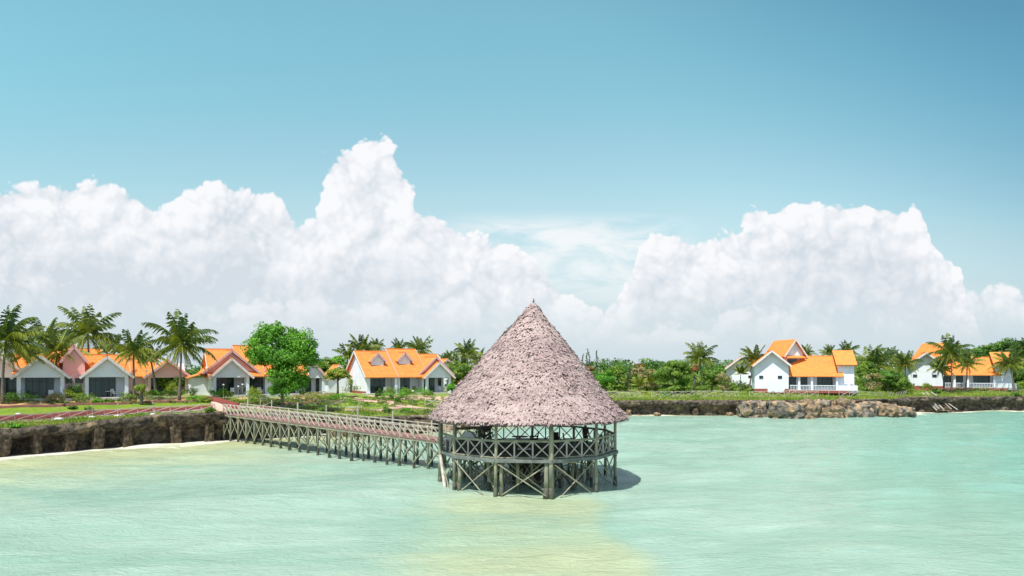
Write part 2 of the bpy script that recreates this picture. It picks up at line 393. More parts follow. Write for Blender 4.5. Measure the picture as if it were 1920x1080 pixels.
def wall_line(name, P, h, w, m, label, cat, zb=-.3):
    P = resample([Vector((p.x, p.y, 0)) for p in P], 1.2); o = P[0].copy(); o.z = G(o.x, o.y)
    V = []; F = []
    for i, p in enumerate(P):
        d = (P[min(i + 1, len(P) - 1)] - P[max(i - 1, 0)]).normalized(); r = Vector((d.y, -d.x, 0)) * w / 2
        z = G(p.x, p.y); hh = h + .03 * math.sin(i * 1.7)
        for q, zz in ((p + r, z + zb), (p + r, z + hh), (p - r, z + hh), (p - r, z + zb)): V.append((q.x - o.x, q.y - o.y, zz - o.z))
        if i:
            b = (i - 1) * 4; F += [(b, b + 4, b + 5, b + 1), (b + 1, b + 5, b + 6, b + 2), (b + 2, b + 6, b + 7, b + 3)]
    F += [(0, 1, 2, 3)]; e = len(V) - 4; F += [(e + 3, e + 2, e + 1, e)]
    return tag(link(name, npmesh(name, V, F), m, None, o), label, cat)

# left shore: verge, lawn, gravel bed
WL = [hit(x, y) for x, y in [(-260, 802), (-120, 796), (0, 789), (100, 783), (200, 777), (300, 772), (402, 767)]]
KL = [hit(x, y) for x, y in [(-260, 777), (-120, 771), (0, 767), (100, 764), (200, 760), (320, 756), (392, 753)]]
sheet_poly('lawn', [p + Vector((.1, .25, 0)) for p in WL] + [p for p in KL[::-1]], M['lawn'], .05, world_pts=True)
strip('path', [p + Vector((.7, -1.0, 0)) for p in WL], 1.3, mat('grey_path', (.33, .30, .27), .95, (.25, .22, .20), 1.5), .06)
sheet_poly('gravel_bed', [p + Vector((.1, .2, 0)) for p in KL] + [hit(x, y) for x, y in [(400, 744), (250, 747.5), (120, 751.5), (0, 753), (-200, 758)]], M['gravel'], .04, world_pts=True)
sheet_poly('gravel_bed', [(402, 752), (430, 747), (560, 746), (640, 749), (640, 756), (560, 757), (480, 756)], M['gravel'], .04)
sheet_poly('lawn', [(560, 765), (600, 758), (700, 756), (745, 764), (730, 768), (640, 769)], M['lawn'], .05)
sheet_poly('gravel_bed', [(640, 749), (690, 742), (838, 744), (850, 752), (760, 750), (700, 748)], M['sandpath'], .04)
sheet_poly('lawn', [(672, 744), (690, 744), (712, 747), (700, 750), (668, 749)], M['lawn'], .07)
sheet_poly('lawn', [(712, 751), (760, 752), (850, 757), (850, 764), (790, 764), (750, 759)], M['lawn'], .07)
strip('path', [hit(x, y) for x, y in [(640, 747), (680, 751), (722, 755), (756, 762), (790, 767), (860, 773)]], 2.3, M['sandpath'], .08)
strip('path', [hit(x, y) for x, y in [(405, 763), (470, 765), (560, 768), (640, 770), (720, 770), (757, 763)]], 1.5, mat('pink_path', (.50, .30, .26), .95, (.42, .24, .20), 2), .06)
wall_line('retaining_wall', WL, .42, .25, M['redwall'], 'long low dark red wall behind the slanting white rails, along the lawn on the left shore', 'wall')
wall_line('kerb_wall', KL, .28, .22, M['brick'], 'low brown brick kerb between the left lawn and the shrub beds of the cottages', 'wall')
wall_line('kerb_wall', [hit(x, y) for x, y in [(404, 757), (470, 759), (560, 758), (625, 757)]], .25, .22, M['brick'], 'low brown brick kerb in front of the cottage behind the big bright green tree', 'wall')
wall_line('kerb_wall', [hit(x, y) for x, y in [(655, 745), (668, 750), (700, 751.5), (745, 754), (800, 761), (850, 765)]], .18, .2, M['brick'], 'low curving red brown kerb along the sandy path below the middle cottage', 'wall')
wall_line('retaining_wall', [hit(x, y) for x, y in [(488, 765), (560, 769), (630, 772)]], .22, .25, M['brick'], 'pinkish brick edge of the shore path seen above the far end of the pier', 'wall')
wall_line('ramp_wall', [hit(x, y) for x, y in [(396, 755), (420, 760), (446, 768)]], .75, .3, M['redwall'], 'bright red sloping parapet where the pier meets the shore', 'wall')
wall_line('ramp_wall', [hit(x, y) for x, y in [(398, 766), (412, 770), (424, 775)]], .8, .3, mat('peach_plaster', (.60, .42, .34), .9, (.5, .34, .27), 2), 'peach plastered ramp wall at the land end of the pier', 'wall')
sheet_poly('path', [(1740, 738), (1732, 744), (1728, 748.5), (1742, 751), (1752, 749), (1745, 741)], M['sandpath'], .06)

# ------------------------------------------------------------------ cliff of coral rock
def fnoise(x, y, z, o=4):
    a = 0; w = 1; f = 1
    for k in range(o): a += mnoise.noise((x * f, y * f, z * f)) * w; w *= .5; f *= 2.1
    return a
def cliff():
    P = resample([Vector((x, y, 0)) for x, y in CO[1:-2]], .27)
    P = [p for p in P if -110 < p.x < 135]; n = len(P)
    N = []
    for i in range(n):
        d = (P[min(i + 8, n - 1)] - P[max(i - 8, 0)]).normalized(); N.append(Vector((d.y, -d.x, 0)))
    T = [-.9, -.3, 0, .12, .25, .38, .5, .6, .68, .75, .82, .88, .94, 1.0]
    inl = [0, .25, .6, 1.0, 1.5, 2.2, 3.0]
    V = []; rows = len(T) + len(inl)
    for i, p in enumerate(P):
        x, y = p.x, p.y; rz = float(rimz(x)) - (.10 + .12 * fnoise(x * .35, y * .35, 3))
        left = 1 if x < -14 else 0
        rough = .50 if left else (.55 if x > 38 else .32)
        if -16 < x < 6: rough = .6
        lipamp = .5 + .35 * fnoise(x * .25, 0, y * .25)
        for t in T:
            z = t * rz
            prof = lipamp * float(ss((t - .58) / .22)) - (1.0 if left else .45) * float(ss((t + .1) / .25) * ss((.74 - t) / .22)) * (1 + .8 * fnoise(x * .3, 5, y * .3, 2))
            o = prof + rough * fnoise(x * .55, y * .55, z * 1.1) + .15 * fnoise(x * 2.2, y * 2.2, z * 2.5, 3)
            V.append(tuple(p + N[i] * o + Vector((0, 0, z))))
        otop = lipamp
        for d in inl[0:]:
            q = p + N[i] * (otop - .12 - d * 1.0)
            up = .16 * fnoise(q.x * .8, q.y * .8, 1.0) * max(0, 1 - d / 3.0) + (.06 if d < 2.2 else -.08)
            inside = max(q.y, coastY(q.x) + .3)
            V.append((q.x, q.y, float(groundz(q.x, inside)) + up))
    F = []
    for i in range(n - 1):
        for k in range(rows - 1):
            a = i * rows + k; F.append((a, a + rows, a + rows + 1, a + 1))
    me = npmesh('cliff', V, F, smooth=True)
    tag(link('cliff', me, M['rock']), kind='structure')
cliff()
def coast_at(px):
    lo, hi = 30.0, 140.0
    for k in range(60):
        Y = (lo + hi) / 2; x = (px - 960) / FPX * Y
        if Y < coastY(x): lo = Y
        else: hi = Y
    return Vector((x, Y, 0))
def normal_at(p):
    d = Vector((1, float(coastY(p.x + .5) - coastY(p.x - .5)), 0)).normalized(); return Vector((d.y, -d.x, 0))
def lump(name, m, sx, sy, sz, seed, label, cat, group=None, loc=(0, 0, 0), rz=0, sub=4, amp=.28, freq=1.1, boxy=.55):
    import bmesh
    bm = bmesh.new(); bmesh.ops.create_icosphere(bm, subdivisions=sub, radius=1)
    s = seed * 7.13
    for v in bm.verts:
        c = v.co.normalized()
        mx = max(abs(c.x), abs(c.y), abs(c.z)); c = c.lerp(c / mx, boxy)
        k = 1 + amp * fnoise(c.x * freq + s, c.y * freq, c.z * freq, 4) + .06 * fnoise(c.x * 6 + s, c.y * 6, c.z * 6, 2)
        v.co = Vector((c.x * k * sx, c.y * k * sy, c.z * k * sz + sz * .75))
    me = bpy.data.meshes.new(name); bm.to_mesh(me); bm.free()
    me.polygons.foreach_set('use_smooth', np.ones(len(me.polygons), dtype=bool))
    return tag(link(name, me, m, None, loc, rz), label, cat, group)
def buttresses():
    pos = [-58, 6, 69, 130, 182, 237, 330, 392]
    nth = ['', 'the one at the picture edge', 'second from the left edge', 'third from the left edge', 'fourth from the left edge', 'fifth from the left edge', 'sixth from the left edge', 'seventh from the left edge', 'last before the pier']
    for i, px in enumerate(pos):
        p = coast_at(px); nn = normal_at(p); q = p + nn * (.0 + .12 * math.sin(i * 1.9))
        lb = 'rough stone buttress under the left cliff, ' + nth[i] if i else 'rough stone buttress under the cliff beyond the left edge'
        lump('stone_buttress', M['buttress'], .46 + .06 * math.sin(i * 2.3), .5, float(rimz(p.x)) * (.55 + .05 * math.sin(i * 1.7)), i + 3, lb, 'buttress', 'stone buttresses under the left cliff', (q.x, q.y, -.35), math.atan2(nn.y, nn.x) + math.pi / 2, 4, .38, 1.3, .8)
    for i, (px, lb) in enumerate([(1177, 'pale based stone pier of the far cliff just right of the thatch roof'), (1232, 'pale based stone pier in the middle of the far cliff wall'), (1303, 'faint stone pier between the two pale ones of the far cliff wall'), (1367, 'pale based stone pier left of the first grey boulder')]):
        p = coast_at(px); nn = normal_at(p); q = p + nn * .15
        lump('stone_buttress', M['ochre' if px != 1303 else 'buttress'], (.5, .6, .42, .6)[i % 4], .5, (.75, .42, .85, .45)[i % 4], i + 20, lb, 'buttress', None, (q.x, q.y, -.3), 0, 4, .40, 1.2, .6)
buttresses()
def boulders():
    for px, Y, sx, sy, sz, m, rz, lb in [
        (1408, 113.5, 2.2, 2.0, 1.55, 'rockgrey', .2, 'grey and ochre boulder, leftmost of the big ones below the two-storey villa'),
        (1436, 114.5, .9, 1.2, 1.5, 'ochre', .5, 'narrow ochre slab wedged between the two biggest grey boulders'),
        (1467, 111.5, 3.1, 2.3, 1.6, 'rockgrey', -.1, 'biggest grey flat-topped boulder below the two-storey villa'),
        (1511, 110.5, 1.6, 1.6, 1.35, 'ochre', .4, 'orange tan boulder right of the biggest grey one'),
        (1500, 113.5, 1.5, 1.5, 1.7, 'ochre', .1, 'pale orange rock behind and above the tan boulder'),
        (1530, 112.5, 2.0, 2.2, 1.7, 'rockgrey', .7, 'dark pitted rock between two orange boulders'),
        (1553, 110.2, 2.1, 1.8, 1.25, 'ochre', -.3, 'low orange rock at the water, in front of the dark pitted ones'),
        (1570, 113.0, 1.6, 1.7, 1.75, 'ochre', .2, 'rounded peach coloured boulder high on the rock heap'),
        (1592, 111.5, 2.6, 2.1, 1.45, 'rockgrey', .1, 'wide dark grey rock right of the rounded peach boulder'),
        (1622, 112.5, 2.3, 2.0, 1.55, 'rockgrey', .5, 'dark grey rock with a pitted top, third from the tip of the point'),
        (1650, 113.0, 1.7, 1.9, 1.4, 'ochre', -.4, 'streaked orange and black rock near the tip of the rocky point'),
        (1676, 114.0, 1.7, 2.0, 1.2, 'rockgrey', .1, 'low black rock at the very tip of the point')]:
        x = (px - 960) / FPX * Y
        lump('boulder', M[m], sx * .98, sy * 1.0, sz * 1.16, px * .01, lb, 'boulder', 'boulders of the rocky point', (x, Y - 1.3 + .7 * math.sin(px), -.7), rz, 5, .24, 1.5, .62)
    for px, py, s, m, lb in [(633, 824, .75, 'ochre', 'yellowish beach rock at the waterline seen under the pier, left one'), (652, 826, 1.0, 'ochre', 'larger yellowish beach rock at the waterline seen under the pier'), (672, 819, .8, 'buttress', 'dark beach rock right of the yellowish ones under the pier'),
                             (868, 800, 1.5, 'ochre', 'orange brown rock seen behind the left side of the pavilion'), (893, 797, 1.6, 'ochre', 'ragged orange rock behind the dark corner bench of the pavilion'), (735, 795, 1.3, 'buttress', 'brown rock ledge stump above the water behind the pier rails'), (785, 794, 1.4, 'buttress', 'low brown ledge rock right before the thatch roof'), (840, 801, 1.3, 'ochre', 'ochre shore rock just behind the landward pavilion posts')]:
        p = coast_at(px); Y = p.y - .6; x = (px - 960) / FPX * Y
        lump('shore_rock', M[m], s * 1.25, s, s * .8, px * .013, lb, 'rock', None, (x, Y, -.35), px * .1, 4, .35, 1.0, .4)
    for px, py, s, lb in [(111, 789, .30, 'white stone heap holding a thin post, below the second bay of the white rails'), (173, 784, .22, 'small white stone foot of a thin post, second along the left rim'), (221, 782, .24, 'white stone foot of a thin post on the bare part of the left rim'), (287, 779, .22, 'white stone foot of a thin post above the grey rock face'), (35, 778, .2, 'white stone on the lawn edge near the left edge')]:
        p = hit(px, py); lump('white_stone', M['whiterock'], s * 1.4, s, s * .7, px * .3, lb, 'stone', 'white stones along the left rim', (p.x, p.y, p.z - .05), 0, 2, .35, 1.3, .3)
        if px > 50:
            b = MB(); b.tube((0, 0, 0), (0, 0, 1.25), .035, .03, 6); b.box(-.06, .06, -.06, .06, 1.25, 1.4)
            tag(b.build('marker_post', M['pale'], None, p), 'thin grey post standing in the ' + {111: 'biggest white stone heap of the left rim', 173: 'second white stone heap of the left rim', 221: 'third white stone heap of the left rim', 287: 'white stone above the bare grey rock face'}[px], 'post', 'thin posts along the left rim')
boulders()

# ------------------------------------------------------------------ water
def watermat():
    m = bpy.data.materials.new('sea_water'); m.use_nodes = True
    g = NG(m.node_tree); p = g.n['Principled BSDF']
    tc = g.new('ShaderNodeTexCoord'); P = tc.outputs['Object']
    sand = g.new('ShaderNodeAttribute', attribute_name='sand').outputs['Fac']
    foam = g.new('ShaderNodeAttribute', attribute_name='foam').outputs['Fac']
    deep = g.new('ShaderNodeAttribute', attribute_name='deep').outputs['Fac']
    Ps = g.vm('MULTIPLY', P, (.35, 1.0, 1.0))
    nb = g.noise(Ps, .16, 6, .62, .8)          # broad sediment clouds
    nf = g.noise(Ps, 1.5, 5, .6, .5)
    c = g.mix(g.ss(nb, .38, .64), (.28, .43, .335), (.37, .495, .40))
    c = g.mix(g.m('MULTIPLY', deep, g.ss(nb, .25, .7, .6, 1)), c, (.19, .405, .315))
    s2 = g.ss(g.m('ADD', sand, g.m('MULTIPLY', g.m('SUBTRACT', nb, .5), .9)), .15, 1.05)
    c = g.mix(s2, c, (.455, .49, .27))
    c = g.mix(g.ss(nf, .52, .72, 0, .20), c, (.14, .27, .17))
    # lace of drifting streaks
    st = g.noise(g.vm('MULTIPLY', P, (.10, .8, 1)), 1.0, 7, .7, 1.2)
    c = g.mix(g.ss(st, .56, .74, 0, .30), c, (.55, .64, .50))
    fz = g.noise(g.vm('MULTIPLY', P, (.45, 1.0, 1)), .8, 8, .75, 1.0)
    f = g.ss(g.m('ADD', foam, g.m('MULTIPLY', g.m('SUBTRACT', fz, .5), 2.2)), .24, .78)
    c = g.mix(g.m('MULTIPLY', f, .92), c, (.66, .64, .54))
    g.put(p.inputs['Base Color'], c)
    g.put(p.inputs['Roughness'], g.mix(f, (.16, .16, .16), (.8, .8, .8)))
    p.inputs['IOR'].default_value = 1.33; p.inputs['Specular IOR Level'].default_value = .28
    w1 = g.noise(g.vm('MULTIPLY', P, (.45, 1.1, 1)), 1.1, 7, .66, .6)
    w2 = g.noise(g.vm('MULTIPLY', P, (1.2, 2.4, 1)), 2.6, 5, .65, .4)
    hgt = g.m('ADD', g.m('MULTIPLY', w1, .55), g.m('ADD', g.m('MULTIPLY', w2, .30), g.m('MULTIPLY', f, .05)))
    b = g.new('ShaderNodeBump'); b.inputs['Strength'].default_value = .85; b.inputs['Distance'].default_value = .5
    g.put(b.inputs['Height'], hgt); g.l.new(b.outputs[0], p.inputs['Normal'])
    return m
def water():
    xs = np.concatenate([[-2600, -1200, -600, -300, -180, -120, -90], np.arange(-75, 110, .45), [115, 125, 150, 200, 300, 600, 1200, 2600]]).astype(float)
    ys = np.concatenate([[-1500, -600, -250, -100, -40, -10, 5, 12], np.arange(16, 70, .3), np.arange(70, 132, .5), [140, 160, 210]]).astype(float)
    X, Y = np.meshgrid(xs, ys)
    rng = np.random.RandomState(5)
    Z = np.zeros_like(X)
    for k in range(26):
        lam = 1.4 * 1.16 ** k * .75 + 1.0; ang = math.radians(rng.normal(118, 30)); kx, ky = math.cos(ang) * 2 * math.pi / lam, math.sin(ang) * 2 * math.pi / lam
        Z += .0075 * lam ** .55 * np.sin(kx * X + ky * Y + rng.uniform(0, 6.28) + .6 * np.sin(X * .07 + Y * .05 + k))
    dense = (X > -75) & (X < 110) & (Y > 14) & (Y < 132)
    Z = np.where(dense, Z, 0)
    cy = coastY(X)
    # distance off the shore, measured to the polyline
    D = np.full(X.shape, 1e9)
    for i in range(len(CX) - 1):
        ax, ay, bx, by = CX[i], CY[i], CX[i + 1], CY[i + 1]; L2 = (bx - ax) ** 2 + (by - ay) ** 2
        t = np.clip(((X - ax) * (bx - ax) + (Y - ay) * (by - ay)) / L2, 0, 1)
        D = np.minimum(D, np.hypot(X - ax - t * (bx - ax), Y - ay - t * (by - ay)))
    wf = np.interp(X, [-75, -46, -40, -31, -27, -20, -8, 10, 30, 50, 66, 72, 75, 82, 100], [10.5, 8.6, 6.6, 4.2, .9, .8, .7, .3, .4, .7, 1.4, 4.5, 3.0, .9, 1.0])
    wob = 1 + .28 * np.sin(X * .55 + 1) + .16 * np.sin(X * 1.3)
    foam = np.clip(1.15 - D / (wf * wob), 0, 1)
    # the piles and the pavilion churn a little
    sand = .80 * np.exp(-(D / np.interp(X, [-80, -20, 10, 40, 110], [17, 13, 5, 3, 3])) ** 2) + .32 * ss((-8 - X) / 30) * ss((Y - 24) / 20)
    r = X / np.maximum(Y, 1)
    # sediment drifting seaward from the pavilion, ending in a fairly sharp edge on the right
    plume = ss((X + 9.5 + .4 * np.sin(Y * .7)) / 8.0) * ss((6.6 + .5 * np.sin(Y * .5) + (Y - 40) * -.02 - X) / 2.6) * ss((45.5 - Y) / 3.5) * ss((Y + 25) / 30)
    sand = np.clip(sand + .66 * plume + .25 * np.exp(-((X + 16) ** 2 / 200 + (Y - 54) ** 2 / 90)), 0, 1)
    deep = ss((r - .25) / .5) * .9 * ss((Y - 20) / 40) + .15
    V = np.stack([X, Y, Z], -1).reshape(-1, 3); nx = len(xs); ny = len(ys)
    i = np.arange(ny - 1)[:, None] * nx + np.arange(nx - 1)[None, :]
    F = np.stack([i, i + 1, i + nx + 1, i + nx], -1).reshape(-1, 4)
    me = npmesh('water', V, F, smooth=True)
    for nme, A in (('sand', sand), ('foam', foam), ('deep', deep)):
        a = me.attributes.new(nme, 'FLOAT', 'POINT'); a.data.foreach_set('value', A.astype(np.float32).ravel())
    tag(link('water', me, watermat()), kind='structure')
water()

# ------------------------------------------------------------------ thatched pavilion on stilts
rg = random.Random(11)
PC = Vector((1.15, 48.7, 0)); PR = 6.15; DK = 2.3
def pavilion():
    root = empty('thatched_pavilion', PC, 0, 'round open pavilion on stilts in the sea under a tall conical pinkish palm thatch roof', 'pavilion')
    ang = [math.radians(184 + 32.727 * k) for k in range(11)]
    def pt(a, r, z): return Vector((math.cos(a) * r, math.sin(a) * r, z))
    # deck and rim beam
    MB().prism([(math.cos(a) * (PR + .12), math.sin(a) * (PR + .12)) for a in ang], 'z', DK - .10, DK).build('deck', M['deckwood'], root)
    for i in range(11):
        a, b = ang[i], ang[(i + 1) % 11]
        m = MB(); m.beam(pt(a, PR + .16, DK - .13), pt(b, PR + .16, DK - .13), .12, .20)
        m.build('rim_beam', M['rimwood'], root)
    for k in range(-4, 5):
        y = k * 1.3; h = math.sqrt(max(0, PR ** 2 - y * y)) - .3
        MB().beam((-h, y, DK - .24), (h, y, DK - .24), .12, .22).build('joist', M['timber'], root)
    # outer posts, a thin dark wet foot at the waterline
    def post(a, r, z1, rad, name='post', lean=0.0):
        p0 = pt(a, r, -.6) + Vector((rg.uniform(-.06, .06) + lean, rg.uniform(-.06, .06), 0)); p1 = pt(a, r, z1)
        t = 1.1 / (z1 + .6)
        pm = p0.lerp(p1, t); pts = [pm] + [pm.lerp(p1, q) + Vector((rg.uniform(-.03, .03), rg.uniform(-.03, .03), 0)) for q in (.3, .6)] + [p1]
        o = MB().path(pts, [rad * 1.05, rad, rad * .96, rad * .9], 8).build(name, M['timber'], root, smooth=True)
        MB().path([p0, pm], [rad * 1.35, rad * 1.16], 8).build('wet_foot', M['wetwood'], o, smooth=True)
    for i, a in enumerate(ang):
        post(a, PR, 4.95, .105 if i != 3 else .155)
    # pairs beside some of the big posts, and the raked props at the left
    post(ang[3] - .045, PR - .1, DK - .1, .15, 'stilt'); post(ang[2] + .05, PR - .25, DK - .1, .12, 'stilt'); post(ang[1] + .06, PR - .15, DK - .1, .12, 'stilt')
    post(ang[0] + .12, PR + .1, 4.8, .13); post(ang[1] - .035, PR + .02, DK - .1, .11, 'stilt', .5)
    MB().tube(pt(ang[0] + .1, PR + .12, DK - .2), pt(ang[1] - .12, PR + .25, -.5), .11).build('raking_prop', M['pale'], root)
    MB().tube(pt(ang[0], PR + .05, DK - .2), pt(ang[0] + .35, PR - .2, -.5), .09).build('raking_prop', M['pale'], root)
    # inner stilts
    for r, n, ph in ((4.5, 14, 3), (3.2, 10, 20), (1.9, 5, 40)):
        for k in range(n):
            a = math.radians(ph + 360 / n * k); post(a, r + rg.uniform(-.2, .2), DK - .3, rg.uniform(.08, .12), 'stilt', rg.uniform(-.15, .15))
    for i in range(11):       # big crossed braces below the deck
        a, b = ang[i], ang[(i + 1) % 11]; e = rg.uniform(-.02, .02)
        MB().tube(pt(a + .03, PR + .10, DK - .35), pt(b - .06, PR + .16, -.25 + rg.uniform(-.2, .3)), .042, .036, 6).build('brace', M['timber'], root)
        MB().tube(pt(b - .03, PR - .10, DK - .35), pt(a + .06, PR - .04, -.25 + rg.uniform(-.2, .3)), .042, .036, 6).build('brace', M['timber'], root)
        MB().tube(pt(a, 4.3, DK - .4), pt(b, PR - .3, .0), .05, .05, 6).build('brace', M['timber'], root)
        MB().tube(pt(b, 4.3, DK - .4), pt(a, 3.9, -.2), .05, .05, 6).build('brace', M['timber'], root)
        MB().tube(pt(a + .2, 4.4, 1.0), pt(b + .1, 2.6, .25), .045, .045, 6).build('brace', M['timber'], root)
    for k in range(40):      # a thicket of thinner struts between the inner stilts
        a = rg.uniform(0, 6.28); r_ = rg.uniform(1.8, 5.0); b = a + rg.choice((-1, 1)) * rg.uniform(.3, .8)
        MB().tube(pt(a, r_, DK - .35), pt(b, min(5.6, r_ + rg.uniform(-.6, 1.2)), rg.uniform(-.3, .6)), .045, .04, 5).build('brace', M['timber' if k % 3 else 'wetwood'], root)
    # the dark tapering tub under the floor
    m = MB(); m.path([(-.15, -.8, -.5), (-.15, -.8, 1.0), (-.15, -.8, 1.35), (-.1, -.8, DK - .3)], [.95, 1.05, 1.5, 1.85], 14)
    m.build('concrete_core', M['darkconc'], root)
    # railing: three crossed panels in each side
    for i in range(11):
        if i == 10: continue                       # the pier joins here
        a, b = ang[i], ang[(i + 1) % 11]; A = pt(a, PR, 0); B = pt(b, PR, 0); z0, z1 = DK + .06, DK + 1.08
        up = lambda p, z: Vector((p.x, p.y, z))
        m = MB(); m.beam(up(A, z1), up(B, z1), .09, .09); m.beam(up(A, z1 + .07), up(B, z1 + .07), .14, .04); m.beam(up(A, z0), up(B, z0), .07, .07)
        rail = m.build('rail', M['timber'], root)
        pa = MB()
        for k in range(3):
            p = A.lerp(B, k / 3); q = A.lerp(B, (k + 1) / 3)
            if k: pa.beam(up(p, DK), up(p, z1 - .04), .10, .10)
            off = (B - A).normalized().cross(Vector((0, 0, 1))) * .035
            e = (q - p) * .06
            pa.beam(up(p + e, z0 + .02) + off, up(q - e, z1 - .03) + off, .05, .065); pa.beam(up(q - e, z0 + .02) - off, up(p + e, z1 - .03) - off, .05, .065)
        pa.build('rail_panel', M['pale'], root)
    # roof frame seen from below
    for i, a in enumerate(ang):
        MB().tube(pt(a, 6.6, 4.78), pt(a, .3, 12.0), .06, .05, 6).build('rafter', M['timber'], root)
        MB().beam(pt(a, PR, 4.72), pt(ang[(i + 1) % 11], PR, 4.72), .14, .16).build('ring_beam', M['timber'], root)
    # thatch: an uneven cone under thousands of leaf bundles
    prof = [(6.98, 4.58), (6.3, 5.30), (5.6, 6.0), (4.7, 7.08), (3.8, 8.17), (2.66, 9.58), (1.85, 10.55), (1.22, 11.22), (.62, 11.98), (.30, 12.42), (.10, 12.55)]
    pz = np.array([p[1] for p in prof]); pr = np.array([p[0] for p in prof])
    rad = lambda z: np.interp(z, pz, pr)
    apx = lambda z: .36 * (max(z - 4.4, 0) / 8.1) ** 1.6             # the peak leans a touch to the right
    nz, na = 60, 120; V = []; F = []
    for sh, inner in ((0, False), (.34, True)):
        for i in range(nz + 1):
            z = 4.58 + (12.5 - 4.58) * i / nz; rr = float(rad(z)) - sh
            for k in range(na):
                a = 2 * math.pi * k / na; d = .10 * fnoise(math.cos(a) * 2.2, math.sin(a) * 2.2, z * .9, 3)
                q = max(.02, rr + (0 if inner else d)); V.append((math.cos(a) * q + apx(z), math.sin(a) * q, z - (.16 if not inner else -.05) + .10 * fnoise(math.cos(a) * 5, math.sin(a) * 5, 1, 2)))
    for s_ in range(2):
        b = s_ * (nz + 1) * na
        for i in range(nz):
            for k in range(na):
                F.append((b + i * na + k, b + i * na + (k + 1) % na, b + (i + 1) * na + (k + 1) % na, b + (i + 1) * na + k))
    for k in range(na): F.append((k, (k + 1) % na, (nz + 1) * na + (k + 1) % na, (nz + 1) * na + k))
    RN = [.35] * len(F)
    rng = np.random.RandomState(4); z = 4.54; row = 0
    while z < 12.45:
        r0 = float(rad(max(z, 4.58))); n = max(9, int(2 * math.pi * r0 / .10)); ph = rng.uniform(0, 6); row += 1
        for k in range(n):
            a = ph + 2 * math.pi * k / n + rng.uniform(-.6, .6) * .115 / max(r0, .3); zz = z + rng.uniform(-.08, .08)
            cx_, sx_ = math.cos(a), math.sin(a)
            cr = mnoise.noise((cx_ * r0 * 1.1, sx_ * r0 * 1.1, zz * 3.4)); cr2 = mnoise.noise((cx_ * r0 * .45 + 9, sx_ * r0 * .45, zz * .8))
            w = rng.uniform(.05, .17); L = rng.uniform(.14, .30); lift = rng.uniform(.0, .035) + .16 * max(0, cr) + (.12 if rng.rand() < .05 else 0)
            lump_ = .10 * fnoise(cx_ * 2.2, sx_ * 2.2, zz * .9, 2)
            tw = rng.uniform(-.5, .5); b = len(V)
            for j, (s0, out, ws) in enumerate(((1.0, -.01, 1.0), (.45, .03 + .05 * max(0, cr), 1.15), (0.0, lift, rng.uniform(.3, 1.0)))):
                z_ = zz + L * s0 * .77; q = float(rad(min(max(z_, 4.58), 12.5))) + lump_ + out + .03
                if z_ < 4.58: q += (4.58 - z_) * .35
                da = w * .5 * ws / max(q, .3); sk = tw * (1 - s0) * .16 / max(q, .5)
                for sg in (-1, 1):
                    aa = a + sk + sg * da; V.append((math.cos(aa) * q + apx(max(z_, 4.58)), math.sin(aa) * q, z_ + (rng.uniform(-.06, .06) if j == 2 else 0)))
            F += [(b, b + 1, b + 3, b + 2), (b + 2, b + 3, b + 5, b + 4)]
            t = float(np.clip(rng.normal(.45, .20) + .5 * cr2, 0, 1)); RN += [t, t]
        z += .080
    # NOTE: rows advance upward so higher bundles overlap the lower ones
    V1, F1, RN1 = V, F, RN
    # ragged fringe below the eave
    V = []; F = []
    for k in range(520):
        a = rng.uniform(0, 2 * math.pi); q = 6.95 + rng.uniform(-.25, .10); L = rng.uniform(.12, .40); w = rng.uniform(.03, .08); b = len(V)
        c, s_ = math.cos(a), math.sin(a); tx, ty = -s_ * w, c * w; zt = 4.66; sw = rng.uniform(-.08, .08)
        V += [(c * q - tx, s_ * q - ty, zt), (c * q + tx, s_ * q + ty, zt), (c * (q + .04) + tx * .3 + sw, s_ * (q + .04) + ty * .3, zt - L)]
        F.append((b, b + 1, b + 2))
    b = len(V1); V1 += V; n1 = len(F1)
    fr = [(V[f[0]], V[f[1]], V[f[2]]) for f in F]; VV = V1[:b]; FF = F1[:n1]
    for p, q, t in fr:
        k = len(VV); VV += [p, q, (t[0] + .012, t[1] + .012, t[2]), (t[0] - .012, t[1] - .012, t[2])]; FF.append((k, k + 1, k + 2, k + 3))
    me = npmesh('thatch_roof', VV, FF, RN1 + [0.0] * len(fr)); me.materials.append(M['thatch']); me.materials.append(M['fringe'])
    me.polygons.foreach_set('material_index', np.array([0] * n1 + [1] * len(fr), dtype=np.int32)); link('thatch_roof', me, None, root)
    m = MB(); m.path([(.36, 0, 12.35), (.38, 0, 12.6), (.40, 0, 12.95)], [.07, .05, .03], 6); m.beam((.27, 0, 12.72), (.52, 0, 12.78), .03, .03)
    m.build('finial', M['wetwood'], root)
    m = MB()
    for k in range(16):
        a = k * .39; m.path([(.36, 0, 12.60), (.36 + .18 * math.cos(a), .18 * math.sin(a), 12.50), (.36 + .42 * math.cos(a), .42 * math.sin(a), 12.10 - .1 * (k % 3))], [.05, .06, .02], 5)
    m.build('ridge_cap', M['timber'], root)
pavilion()

